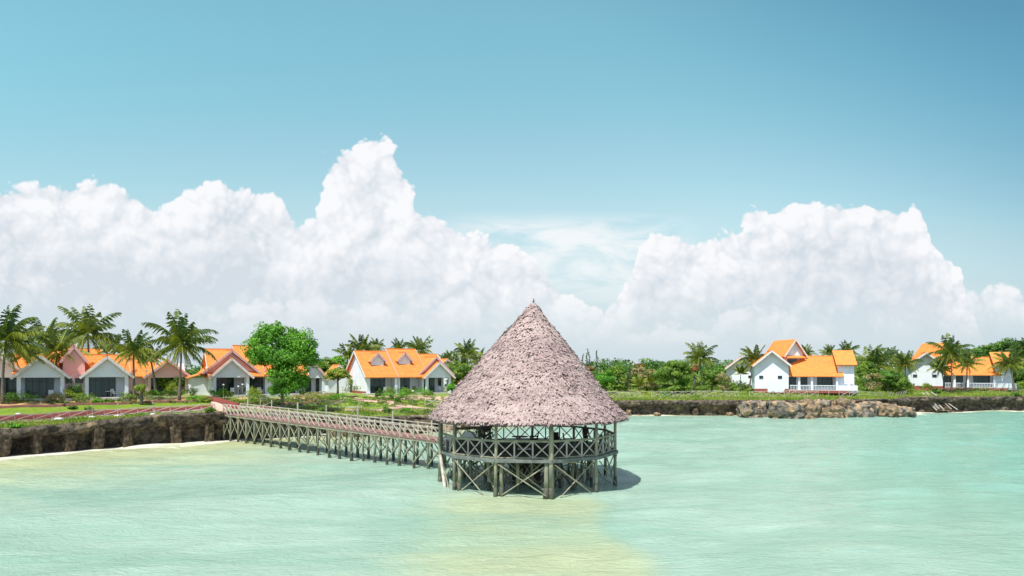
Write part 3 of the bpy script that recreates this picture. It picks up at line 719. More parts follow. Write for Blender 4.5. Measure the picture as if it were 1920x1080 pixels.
def armchair(m, label, cat='armchair', group=None, loc=(0, 0, 0), rz=0.0, name='armchair', s=1.0):
    root = empty(name, loc, rz, label, cat, group)
    b = MB(); b.box(-.28 * s, .28 * s, -.26 * s, .26 * s, .38 * s, .46 * s); b.build('seat', m, root)
    b = MB(); b.prism([(.22 * s, .44 * s), (.29 * s, .44 * s), (.38 * s, 1.0 * s), (.32 * s, 1.02 * s)], 'x', -.27 * s, .27 * s); b.build('backrest', m, root)
    for sx in (-1, 1):
        b = MB(); b.box(sx * .29 * s - .03, sx * .29 * s + .03, -.28 * s, .34 * s, .62 * s, .67 * s); b.build('armrest', m, root)
        for sy in (-1, 1):
            b = MB(); b.beam((sx * .29 * s, sy * .25 * s, 0), (sx * .28 * s, sy * .24 * s, .64 * s), .045, .045); b.build('leg', m, root)
    return root
def table(m, m2, label, loc, r=.42, h=.72, rz=0.0, square=False, cat='table'):
    root = empty('table', loc, rz, label, cat)
    if square:
        MB().box(-r, r, -r * .7, r * .7, h - .05, h).build('tabletop', m, root)
        for sx in (-1, 1):
            for sy in (-1, 1): MB().box(sx * r * .9 - .03, sx * r * .9 + .03, sy * r * .6 - .03, sy * r * .6 + .03, 0, h - .05).build('leg', m2, root)
    else:
        MB().path([(0, 0, h - .04), (0, 0, h)], [r, r], 16).build('tabletop', m, root)
        MB().path([(0, 0, 0), (0, 0, .04), (0, 0, .08), (0, 0, h - .04)], [.25, .24, .05, .05], 10).build('pedestal', m2, root)
    return root
def pp(px, Y): return ((px - 960) / FPX * Y, Y, DK)
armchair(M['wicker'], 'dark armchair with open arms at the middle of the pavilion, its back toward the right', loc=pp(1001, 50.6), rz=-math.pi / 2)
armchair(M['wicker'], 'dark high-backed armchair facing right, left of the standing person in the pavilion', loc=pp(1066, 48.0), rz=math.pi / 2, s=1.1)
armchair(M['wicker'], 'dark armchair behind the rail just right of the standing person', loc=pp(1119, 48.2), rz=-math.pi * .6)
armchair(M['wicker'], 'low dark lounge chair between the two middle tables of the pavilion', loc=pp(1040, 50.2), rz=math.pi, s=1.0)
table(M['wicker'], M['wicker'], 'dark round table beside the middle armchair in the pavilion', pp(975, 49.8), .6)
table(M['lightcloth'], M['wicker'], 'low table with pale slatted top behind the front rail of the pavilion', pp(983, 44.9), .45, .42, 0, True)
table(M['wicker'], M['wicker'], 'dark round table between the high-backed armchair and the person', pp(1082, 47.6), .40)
# counter with a pale sheet, lounge sofa and a dried palm screen on the left
def counter():
    root = empty('counter', pp(866, 46.6), R(-12), 'long dark counter with a pale sloping sheet at the left side of the pavilion', 'counter')
    MB().box(-1.0, 1.0, -.35, .35, 0, .86).build('cabinet', M['wicker'], root)
    MB().box(-1.15, 1.25, -.45, .45, .863, .93).build('worktop', M['lightcloth'], root)
    MB().prism([(-.1, .933), (1.05, .933), (.72, 1.35), (.35, 1.38)], 'y', -.30, .32).build('sloping_sheet', M['lightcloth'], root)
counter()
def sofa(px, Y, rz, label):
    root = empty('lounge_sofa', pp(px, Y), rz, label, 'sofa')
    MB().box(-1.1, 1.1, -.42, .42, .12, .42).build('seat', M['wicker'], root)
    MB().prism([(.25, .42), (.46, .42), (.50, .88), (.34, .88)], 'x', -1.1, 1.1).build('backrest', M['wicker'], root)
    for sx in (-1, 1): MB().box(sx * 1.1 - (.18 if sx > 0 else 0), sx * 1.1 + (0 if sx > 0 else .18), -.42, .42, .423, .64).build('armrest', M['wicker'], root)
sofa(962, 46.4, math.pi, 'dark wide lounge sofa in the centre of the pavilion floor, behind the front rail')
sofa(1015, 46.0, math.pi, 'dark lounge sofa next to the big front post of the pavilion')
def screen():
    rr = random.Random(3); m = MB()
    for k in range(90):
        a = rr.uniform(0, 6.28); r0 = rr.uniform(0, .3); z0 = rr.uniform(.1, 1.5); r1 = r0 + rr.uniform(.3, .75)
        m.path([(math.cos(a) * r0, math.sin(a) * r0, z0), (math.cos(a) * r1 * .8, math.sin(a) * r1 * .8, z0 + .25), (math.cos(a) * r1, math.sin(a) * r1, z0 - .15)], [.03, .04, .01], 4)
    m.tube((0, 0, 0), (0, 0, 1.7), .07)
    tag(m.build('potted_plant', M['fringe'], None, pp(908, 50.2)), 'shaggy dark dried plant at the landward side of the pavilion floor', 'plant')
screen()

# ------------------------------------------------------------------ timber pier
def pier():
    A = Vector((-31.7, 75.0, 3.0)); B = Vector((-5.35, 52.45, 2.36)); d = (B - A); Lh = d.length; u = d.normalized(); n = Vector((-u.y, u.x, 0)).normalized()
    if n.y < 0: n = -n
    strutm = mat('bleached_timber', (.46, .39, .33), .85, (.29, .24, .20), 3)
    wd = 1.95; root = empty('timber_pier', (A.x, A.y, 0), 0, 'long narrow timber footbridge on crossed stilts from the left shore to the pavilion', 'pier')
    off = (A.x, A.y, 0)
    def mb(): return MB(off)
    def at(t, s=0.0, z=0.0): return A + d * t + n * s + Vector((0, 0, z))
    m = mb(); m.add([at(0, -.1, -.08), at(1, -.1, -.08), at(1, wd + .1, -.08), at(0, wd + .1, -.08), at(0, -.1), at(1, -.1), at(1, wd + .1), at(0, wd + .1)], [(0, 3, 2, 1), (4, 5, 6, 7), (0, 1, 5, 4), (1, 2, 6, 5), (2, 3, 7, 6), (3, 0, 4, 7)])
    m.build('deck', M['planks'], root)
    # link from the last pile to the pavilion floor
    E = Vector((PC.x - 5.2, PC.y + .8, 2.30)); B2 = at(1)
    m = mb(); m.add([B2 + n * -.1, E + Vector((0, -.7, 0)), E + Vector((1.0, 1.9, 0)), B2 + n * (wd + .1)] + [q + Vector((0, 0, .08)) for q in (B2 + n * -.1, E + Vector((0, -.7, 0)), E + Vector((1.0, 1.9, 0)), B2 + n * (wd + .1))], [(0, 3, 2, 1), (4, 5, 6, 7), (0, 1, 5, 4), (1, 2, 6, 5), (2, 3, 7, 6), (3, 0, 4, 7)])
    m.build('landing', M['planks'], root)
    NP = 21
    for s in (0, wd):
        mb().beam(at(0, s, -.17), at(1, s, -.17), .12, .18).build('edge_beam', M['timber'], root)
        mb().beam(at(0, s, 1.02), at(1, s, 1.02), .07, .07).build('handrail', M['pale'], root)
        mb().beam(at(0, s, .62), at(1, s, .62), .05, .05).build('mid_rail', M['pale'], root)
        for i in range(NP + 1):
            t = i / NP; p = at(t, s); tall = (s > 0 and i % 3 == 1) or (s == 0 and i % 2 == 0 and i > 2); top = (1.75 if s > 0 else 1.15) if tall else 1.08
            base = Vector((p.x + rg.uniform(-.08, .08), p.y + rg.uniform(-.08, .08), -.6)); r0 = rg.uniform(.085, .125)
            if s > 0 and i in (0,): base.z = 1.5
            q = Vector((base.x, base.y, .38)).lerp(p, .1)
            po = mb().path([q, q.lerp(p, .5) + Vector((rg.uniform(-.03, .03), 0, 0)), Vector((p.x, p.y, p.z - .1)), Vector((p.x, p.y, p.z + top))], [r0 * 1.05, r0, r0 * .92, r0 * .62], 7).build('post', M['timber'], root, smooth=True)
            mb().path([base, q], [r0 * 1.4, r0 * 1.12], 7).build('wet_foot', M['wetwood'], po)
            if i < NP:
                t2 = (i + 1) / NP; zt = -.35; zb = .35
                for f in (0, 1):
                    a_, b_ = (t, t2) if f else (t2, t)
                    hi = at(a_, s + (.06 if f else -.06), zt); lo = at(b_, s + (.06 if f else -.06)); lo.z = zb + rg.uniform(-.1, .25)
                    mb().beam(hi, lo, .05, .075).build('brace', M['timber'], root)
                # slanting rail struts, pale and wide on the near side
                for k in range(2):
                    ta = t + (t2 - t) * (k / 2 - .05); tb = ta + (t2 - t) * (.72 if s == 0 else .6)
                    o = -.07 if s == 0 else .06
                    if s > 0 and i % 5 == 4 and k: continue
                    mb().beam(at(ta, s + o, .98), at(tb, s + o, .0), .04, .095 if s == 0 else .06, up=n).build('strut', strutm, root)
        for i in range(0): pass
    for i in range(NP + 1):
        t = i / NP; mb().beam(at(t, -.25, -.30), at(t, wd + .25, -.30), .10, .14).build('cross_beam', M['timber'], root)
        if i % 2 == 0:
            a_ = at(t, 0, -.4); b_ = at(t, wd); b_.z = .5; mb().beam(a_, b_, .05, .07).build('cross_brace', M['timber'], root)
pier()

# steps down to the beach behind the pier
def steps():
    top = hit(662, 765); p0 = Vector((top.x, top.y, top.z)); cst = coast_at(668)
    root = empty('beach_steps', (p0.x, p0.y, 0), 0, 'weathered timber and stone steps with bent handrails down the bank behind the pier', 'steps')
    off = (p0.x, p0.y, 0); end = Vector((p0.x - .4, cst.y - 1.3, .3)); st = p0 + Vector((0, 0, .15)); n = 9
    for k in range(n):
        t = k / (n - 1); c = st.lerp(end, t); MB(off).box(c.x - 1.15, c.x + 1.15, c.y - .26, c.y + .26, c.z - .12, c.z + .02).build('tread', M['pale'], root)
    for s in (-1.2, 1.2):
        a = st + Vector((s, .2, -.1)); b = end + Vector((s, 0, -.1)); MB(off).beam(a, b, .10, .24).build('stringer', M['timber'], root)
        MB(off).path([a + Vector((0, .5, 0)), a + Vector((0, .4, .95)), a + Vector((0, -.2, 1.05)), b + Vector((0, 0, .95)), b + Vector((0, -.2, 0))], [.05] * 5, 6).build('handrail', M['timber'], root)
        for t in (.15, .38, .62, .85):
            c = a.lerp(b, t); MB(off).tube(c, c + Vector((0, 0, 1.0)), .05, .045, 6).build('post', M['timber'], root)
steps()

# fences of poles
def fence(P, h, gap, label, m, style='x', name='pole_fence', r=.04, dz=0.0, skip=(), group=None):
    P = resample([Vector((p.x, p.y, 0)) for p in P], .6)
    L = [0]
    for a, b in zip(P[:-1], P[1:]): L.append(L[-1] + (b - a).length)
    n = max(1, int(round(L[-1] / gap))); Q = []
    for k in range(n + 1):
        t = L[-1] * k / n; j = min(max(np.searchsorted(L, t) - 1, 0), len(P) - 2); f = (t - L[j]) / max(L[j + 1] - L[j], 1e-6)
        q = P[j].lerp(P[j + 1], f); q.z = G(q.x, q.y) + dz; Q.append(q)
    o = Q[0]; root = empty(name, o, 0, label, 'fence', group); rr = random.Random(int(o.x * 10))
    for i, q in enumerate(Q):
        MB(o).tube(q - Vector((0, 0, .3)), q + Vector((rr.uniform(-.03, .03), 0, h + rr.uniform(-.03, .06))), r * 1.25, r, 5).build('post', m, root)
        if i < n:
            p = Q[i + 1]
            if i in skip: continue
            w = MB(o); w.beam(q + Vector((0, 0, h * .95)), p + Vector((0, 0, h * .95 + rr.uniform(-.04, .04))), r * 1.5, r * 1.5)
            if style != 'slant': w.beam(q + Vector((0, 0, h * .12)), p + Vector((0, 0, h * .12)), r * 1.2, r * 1.2)
            else: w.beam(q + Vector((0, 0, .05)), p + Vector((0, 0, .05)), r * 1.6, r * 1.6)
            w.build('rail', m, root)
            w = MB(o); dd = (p - q).normalized().cross(Vector((0, 0, 1))) * r
            w.beam(q + Vector((0, 0, h * .12)) + dd, p + Vector((0, 0, h * .93)) + dd, r * 1.3, r * 1.6)
            if style == 'x' and rr.random() < .9: w.beam(q + Vector((0, 0, h * .93)) - dd, p + Vector((0, 0, h * .12)) - dd, r * 1.3, r * 1.6)
            w.build('diagonal', m, root)
    return root
pinkwood = mat('pink_grey_timber', (.56, .42, .38), .85, (.46, .34, .31), 3)
WLf = [p + Vector((.55, -.75, 0)) for p in WL]
fence(WLf[:-1] + [WLf[-1]], .62, 1.55, 'low pinkish railing with slanting struts before the left red wall', pinkwood, 'slant', r=.055, dz=.05)
fence([hit(x, y) for x, y in [(258, 757.5), (330, 755.5)]], .9, 2.4, 'short thin white pole rail at the lawn edge below the palm with the yellow bush', M['pale'], 'slant', r=.03)
fence([hit(x, y) for x, y in [(488, 764), (540, 765), (596, 766), (640, 767)]], 1.15, 2.6, 'thin grey rail above the shore path, between pier and beach steps', M['pale'], 'x', r=.04)
fence([hit(x, y) for x, y in [(690, 772), (740, 774), (800, 778), (850, 782)]], .8, 2.2, 'thin grey rail on the grassy bank behind the right half of the pier', M['timber'], 'slant', r=.03)
fence([hit(x, y) for x, y in [(797, 762), (812, 764), (830, 766)]], .95, 1.15, 'short white crossed pole fence beside the left edge of the thatch roof', M['pale'], 'x', r=.06)
fence([hit(x, y) for x, y in [(1120, 746), (1230, 746), (1330, 745), (1430, 746), (1520, 746), (1612, 744)]], 1.15, 1.9, 'long pale crossed-pole fence on the cliff top before the two-storey villa', M['pale'], 'x', r=.045, skip=(4, 13, 20, 21))
fence([hit(x, y) for x, y in [(1612, 743), (1640, 745), (1662, 746), (1700, 741)]], .9, 1.9, 'broken grey pole fence leaning over the bare rock between the two villas', M['timber'], 'x', r=.05, skip=(2, 5))
fence([hit(x, y) for x, y in [(1765, 737), (1830, 736), (1890, 737), (1990, 739)]], .9, 2.4, 'low grey pole fence on the cliff top in front of the far right villa', M['timber'], 'slant', r=.045)

# collapsed pole stair at the far right cliff
def pole_stair():
    T = W(1742, 736, 128.5); T.z = G(T.x, T.y) + .2; Bm = W(1776, 770, 124.0); Bm.z = .15
    root = empty('collapsed_stair', (Bm.x, Bm.y, 0), 0, 'collapsed pole stair sliding down the dark cliff in front of the far right villa', 'stair'); off = (Bm.x, Bm.y, 0)
    rr = random.Random(8)
    for k in range(10):
        s = Vector((rr.uniform(-1.6, 1.6), rr.uniform(-.5, .5), 0)); a = T + s * .6 + Vector((rr.uniform(-.8, .8), 0, rr.uniform(-.2, .6))); b = Bm + s + Vector((rr.uniform(-.8, 1.2), 0, rr.uniform(0, .5)))
        MB(off).tube(a, b, .075, .06, 6).build('pole', M['pale'], root)
    for k in range(8):
        c = T.lerp(Bm, .3 + k * .09); MB(off).box(c.x - 1.2, c.x + 1.1, c.y - .2, c.y + .2, c.z - .1, c.z).build('tread', M['ochre'], root)
pole_stair()

# ------------------------------------------------------------------ buildings
# local frame of every house: x along the facade, y into the house, z up from the terrace floor
def gable_wall(root, x0, x1, y0, y1, ze, zr, axis, m, name='wall', z0=-.5):
    b = MB()
    if axis == 'x': ym = (y0 + y1) / 2; b.prism([(y0, z0), (y1, z0), (y1, ze), (ym, zr), (y0, ze)], 'x', x0, x1)
    else: xm = (x0 + x1) / 2; b.prism([(x0, z0), (x1, z0), (x1, ze), (xm, zr), (x0, ze)], 'y', y0, y1)
    return b.build(name, m, root)
def gable_roof(root, x0, x1, y0, y1, ze, zr, axis, oe=.45, og=.35, th=.13, ends=(1, 1), lift=.03, trimm=None, one=None):
    """tiled roof with stepped courses; a bargeboard on each shown gable end"""
    if axis == 'x': half = (y1 - y0) / 2; ridge = (y0 + y1) / 2; a, b = x0 - og * ends[0], x1 + og * ends[1]
    else: half = (x1 - x0) / 2; ridge = (x0 + x1) / 2; a, b = y0 - og * ends[0], y1 + og * ends[1]
    k = (zr - ze) / half; m = MB(); n = max(4, int((half + oe) * math.hypot(1, k) / .34))
    def P(s, d, z, t): # s side, d distance from the ridge
        return (t, ridge + s * d, z) if axis == 'x' else (ridge + s * d, t, z)
    for s in (-1, 1):
        if one is not None and s != one: continue
        for i in range(n):
            d0 = (half + oe) * i / n; d1 = (half + oe) * (i + 1) / n; z0 = zr - k * d0 + lift; z1 = zr - k * d1 + lift
            vs = [P(s, d0, z0, a), P(s, d1, z1, a), P(s, d1, z1 + th + .035, a), P(s, d0, z0 + th, a), P(s, d0, z0, b), P(s, d1, z1, b), P(s, d1, z1 + th + .035, b), P(s, d0, z0 + th, b)]
            m.add(vs, [(0, 1, 2, 3), (7, 6, 5, 4), (0, 4, 5, 1), (2, 6, 7, 3), (1, 5, 6, 2)] + ([(0, 3, 7, 4)] if i == 0 else []))
    if one is None: m.beam(P(0, 0, zr + lift + th + .03, a), P(0, 0, zr + lift + th + .03, b), .24, .12)
    rf = m.build('roof', M['tile'], root)
    for e, t, sg in ((ends[0], a, -1), (ends[1], b, 1)):
        if not e: continue
        w = MB()
        for s in (-1, 1):
            if one is not None and s != one: continue
            w.beam(P(s, 0, zr + lift + th * .1, t + sg * .025), P(s, half + oe, zr - k * (half + oe) + lift + th * .1, t + sg * .025), .05, .30)
        w.build('bargeboard', trimm or M['trim'], rf)
    return rf
def glass_door(root, x0, x1, y, z0, z1, n=3, sub='pane', name='glass_door'):
    f = MB(); t = .06
    f.box(x0, x1, y - .05, y + .05, z1 - t, z1); f.box(x0, x1, y - .05, y + .05, z0, z0 + t); f.box(x0, x1, y - .04, y + .04, z0 + (z1 - z0) * .80, z0 + (z1 - z0) * .80 + t)
    for i in range(n + 1):
        x = x0 + (x1 - x0 - t) * i / n; f.box(x, x + t, y - .06, y + .06, z0 + t, z1 - t)
    d = f.build(name, M['dark'], root)
    g = MB().box(x0 + .02, x1 - .02, y - .012, y + .012, z0 + .03, z1 - .03).build(sub, M['glass'], d)
    return d
def column(root, x, y, z1, w=.34, m=None, z0=-.4): return MB().box(x - w / 2, x + w / 2, y - w / 2, y + w / 2, z0, z1).build('column', m or M['white'], root)
def front_gable(root, x0, x1, y0, y1, ze, zr, yb, m=None, trimm=None, oe=.55, og=.45, beam=.34):
    """projecting gabled porch: columns, pediment panel with its beam, roof running back to yb"""
    w = m or M['white']; xm = (x0 + x1) / 2
    column(root, x0 + .2, y0 + .2, ze - beam, .38, w); column(root, x1 - .2, y0 + .2, ze - beam, .38, w)
    MB().prism([(x0, ze - beam), (x1, ze - beam), (x1, ze), (xm, zr), (x0, ze)], 'y', y0, y0 + .22).build('gable_panel', w, root)
    for x in (x0 + .02, x1 - .20): MB().box(x, x + .18, y0 + .42, yb if yb < 3 else 2.0, ze - beam, ze - .02).build('side_beam', w, root)
    gable_roof(root, x0, x1, y0, y1, ze, zr, 'y', oe, og, ends=(1, 0), trimm=trimm)
def dormer(root, xc, y, w, z0, ze, zr, yb, m, trimm):
    gable_wall(root, xc - w / 2, xc + w / 2, y, yb, ze, zr, 'y', m, 'dormer', z0)
    gable_roof(root, xc - w / 2, xc + w / 2, y, yb, ze, zr, 'y', .38, .32, .10, (1, 0), trimm=trimm)
def slab(root, x0, x1, y0, y1, z0=-.55, z1=0.0, m=None, name='terrace_floor'): return MB().box(x0, x1, y0, y1, z0, z1).build(name, m or M['floor'], root)
def house_at(px, Y, floor, th, label, cat='cottage', name='cottage'):
    return empty(name, ((px - 960) / FPX * Y, Y, floor), R(th), label, cat)

# middle cottage with two dormers
h = house_at(688, 106, 4.05, 30, 'white cottage with two small dormers and three glass doors, left of the thatch roof')
slab(h, -.1, 14.0, -.9, 2.2)
for x0, x1 in ((0, .28), (4.6, 4.85), (9.25, 9.5)):
    if x0 == 0: gable_wall(h, x0, x1, 0, 11, 2.72, 6.55, 'x', M['white'])
    else: MB().box(x0, x1, .02, 2.0, -.4, 2.7).build('divider', M['white'], h)
gable_wall(h, .28, 13.9, 2.0, 9.0, 2.7, 4.9, 'x', M['white'])
MB().prism([(9.0, -.5), (11, -.5), (11, 2.72), (9.0, 3.9)], 'x', .28, 13.9).build('wall', M['white'], h)
MB().box(.28, 9.25, .04, .28, 2.40, 2.7).build('lintel', M['white'], h)
column(h, .35, .2, 2.4, .36); column(h, 4.72, -.02, 2.4, .40); column(h, 5.3, .2, 2.4, .28)
gable_roof(h, 0, 5.2, 0, 11, 2.72, 6.55, 'x', .5, .4, ends=(1, 0))
gable_roof(h, 5.0, 10.2, 0, 11, 2.80, 6.98, 'x', .55, .0, ends=(1, 1), trimm=M['pinktrim'])
gable_roof(h, 10.2, 13.9, 0, 11, 2.72, 6.15, 'x', .5, .35, ends=(0, 1))
dormer(h, 2.45, 2.1, 2.0, 3.9, 5.25, 6.25, 6.0, M['white'], M['pinktrim']); dormer(h, 7.0, 2.1, 2.0, 3.9, 5.35, 6.35, 6.0, M['white'], M['pinktrim'])
gable_roof(h, 8.7, 14.6, .0, 6.2, 2.95, 5.65, 'y', .3, .15, ends=(1, 0), trimm=M['pinktrim'])
MB().prism([(8.9, 2.74), (14.4, 2.74), (14.4, 2.95), (11.65, 5.5), (8.9, 2.95)], 'y', .3, .5).build('gable_panel', M['pink'], h)
front_gable(h, 9.5, 13.9, -1.0, 5.0, 2.72, 4.75, 2.0)
glass_door(h, .9, 3.6, 1.94, 0, 2.38); glass_door(h, 5.3, 7.8, 1.94, 0, 2.38); glass_door(h, 9.8, 12.2, 1.94, 0, 2.38)
glass_door(h, 12.9, 13.4, 1.93, .7, 2.2, 1, name='window')
MB().box(-.06, 0.0, .4, 10.6, -.5, .28).build('plinth', M['plinth'], h)
gable_wall(h, -4.0, -.4, 7.5, 11.5, 2.4, 4.3, 'y', M['white'], 'annex_wall'); gable_roof(h, -4.0, -.4, 7.5, 11.5, 2.4, 4.3, 'y', .4, .3, ends=(1, 0))

# cottage behind the big green tree
h = house_at(398, 92.5, 4.33, 30, 'white cottage with a pink double gable, half hidden by the big bright green tree')
slab(h, -.1, 12.6, -1.0, 2.2)
gable_wall(h, 0, .28, 0, 10, 2.72, 6.2, 'x', M['white']); MB().box(4.1, 4.35, .02, 2.0, -.4, 2.7).build('divider', M['white'], h)
gable_wall(h, .28, 12.4, 2.0, 8.5, 2.7, 4.9, 'x', M['white']); MB().box(4.35, 12.4, .04, .28, 2.40, 2.7).build('lintel', M['white'], h)
column(h, 8.4, .2, 2.4, .36); column(h, 12.2, .2, 2.4, .36); MB().box(7.0, 8.3, .9, 1.1, 0, 2.39).build('screen_wall', M['white'], h)
gable_roof(h, -.1, 4.0, 0, 10, 2.72, 6.2, 'x', .5, .4, ends=(1, 0)); gable_roof(h, 3.2, 6.8, 0, 10, 2.80, 6.75, 'x', .5, .0, ends=(1, 1), trimm=M['pinktrim'])
gable_roof(h, 6.8, 12.4, 0, 10, 2.72, 5.6, 'x', .5, .4, ends=(0, 1))
gable_roof(h, -1.0, 6.0, .0, 6.2, 3.05, 6.0, 'y', .2, .15, ends=(1, 0), trimm=M['pinktrim'])
MB().prism([(-.7, 2.8), (5.7, 2.8), (5.7, 3.05), (2.5, 5.8), (-.7, 3.05)], 'y', .3, .5).build('gable_panel', M['pink'], h)
front_gable(h, 0, 4.6, -1.0, 5.0, 2.72, 4.85, 2.0)
glass_door(h, .7, 3.0, 1.94, 0, 2.38); glass_door(h, 4.7, 6.9, 1.94, 0, 2.38); glass_door(h, 8.9, 11.4, 1.94, 0, 2.38)
MB().box(-2.2, 0, 5.0, 9.5, -.5, 2.3).build('annex_wall', M['white'], h)
MB().add([(-2.6, 4.7, 2.2), (0, 4.7, 3.0), (0, 9.8, 3.0), (-2.6, 9.8, 2.2), (-2.6, 4.7, 2.33), (0, 4.7, 3.13), (0, 9.8, 3.13), (-2.6, 9.8, 2.33)], [(0, 3, 2, 1), (4, 5, 6, 7), (0, 1, 5, 4), (1, 2, 6, 5), (2, 3, 7, 6), (3, 0, 4, 7)]).build('annex_roof', M['tile'], h)

# gabled cottage to its right
h = house_at(562, 100, 4.15, 25, 'pale cottage gable with an open dark porch just right of the big bright green tree')
gable_wall(h, 0, 3.6, 2.0, 9, 2.72, 4.6, 'y', M['white']); front_gable(h, 0, 3.6, 0, 8.5, 2.72, 4.75, 2.0, trimm=M['pinktrim']); slab(h, -.1, 3.8, -.7, 2.1)
glass_door(h, .35, 1.9, 1.94, 0, 2.38, 2); glass_door(h, 2.6, 3.1, 1.93, 0, 2.3, 1)
gable_wall(h, -6, 0, 3, 9, 2.72, 5.2, 'x', M['white']); gable_roof(h, -6, .2, 3, 9, 2.72, 5.2, 'x')

# twin-gabled cottage at the left
h = house_at(31, 76.5, 4.5, 35, 'white twin-gabled cottage with a pink wall rising between its orange roofs')
slab(h, -.1, 11.0, -1.0, 2.0, m=M['floor'])
gable_wall(h, 0, 10.8, 2.0, 9.0, 2.7, 4.55, 'x', M['white'])
front_gable(h, 0, 4.5, 0, 5.2, 2.75, 4.75, 2.0); front_gable(h, 6.5, 11.0, 0, 5.2, 2.75, 4.75, 2.0)
for x in (0.02, 10.8): MB().box(x, x + .18, 1.0 if x > 1 else .45, 2.0, -.4, 2.38).build('side_wall', M['white'], h)
gable_roof(h, -.1, 4.2, 2.4, 8.6, 2.9, 4.85, 'x', .2, .3, ends=(1, 0)); gable_roof(h, 6.2, 11.1, 2.4, 8.6, 2.9, 5.0, 'x', .2, .3, ends=(0, 1), trimm=M['pinktrim'])
gable_wall(h, 4.4, 6.6, 1.75, 9.0, 4.5, 6.0, 'y', M['pink'], 'upper_wall', -.4); gable_roof(h, 4.4, 6.6, 1.75, 9.0, 4.5, 6.0, 'y', .3, .3, ends=(1, 0), trimm=M['pinktrim'])
glass_door(h, .8, 3.5, 1.94, 0, 2.38, 4); glass_door(h, 7.0, 9.8, 1.94, 0, 2.38, 4); glass_door(h, 4.7, 5.3, 1.66, 1.7, 2.3, 1, name='window'); glass_door(h, 5.6, 6.4, 1.66, 1.7, 2.3, 1, name='window'); glass_door(h, 4.9, 6.3, 1.65, -.2, 1.3, 2)
# fragment of the next cottage at the frame edge, and those behind
h = house_at(-62, 76, 4.5, 35, 'shaded cottage cut off by the left edge of the picture, behind the tallest left palm')
slab(h, -.1, 5.9, -1.0, 2.0); gable_wall(h, 0, 5.8, 2.0, 8.0, 2.7, 4.5, 'x', M['white']); front_gable(h, 0, 5.6, 0, 5.2, 2.75, 4.9, 2.0); glass_door(h, 1.6, 4.9, 1.94, 0, 2.38, 4)
h = house_at(277, 97, 4.2, 32, 'pinkish shaded cottage with a dark porch, between two palms left of the pink double gable')
slab(h, -.3, 5.3, -1.0, 2.0); gable_wall(h, 0, 5.2, 2.0, 8.5, 2.7, 4.5, 'x', M['pink']); front_gable(h, 0, 5.2, 0, 6.0, 2.75, 4.8, 2.0, m=M['pink'], trimm=M['pinktrim']); glass_door(h, .5, 3.2, 1.94, 0, 2.38, 3)
gable_wall(h, -3.6, 0, 2.5, 8.5, 2.8, 4.8, 'x', M['pink']); gable_roof(h, -3.7, 1.0, 2.5, 8.5, 2.8, 5.0, 'x')
h = house_at(178, 112, 4.4, 30, 'distant cottage gable with a grey front peeking above the left orange roof')
gable_wall(h, 0, 4.2, 0, 8, 4.3, 6.2, 'y', M['white']); gable_roof(h, 0, 4.2, 0, 8, 4.3, 6.3, 'y', .4, .4, ends=(1, 0)); gable_wall(h, -6, 0, 3, 8, 4.3, 6.3, 'x', M['white']); gable_roof(h, -6, .5, 2, 9, 4.1, 6.7, 'x')
h = house_at(232, 118, 4.4, 30, 'distant cottage with a pinkish orange roof showing between two left palms')
gable_wall(h, 0, 5, 0, 8, 4.0, 6.0, 'x', M['pink']); gable_roof(h, 0, 5, 0, 8, 4.0, 6.4, 'x', trimm=M['pinktrim'])
h = house_at(826, 150, 4.0, 20, 'small distant white gable with a pink edged roof, between the middle cottage and the thatch')
gable_wall(h, 0, 3.0, 0, 9, 4.2, 5.8, 'y', M['white']); gable_roof(h, 0, 3.0, 0, 9, 4.2, 5.9, 'y', .3, .4, ends=(1, 0), trimm=M['pinktrim'])

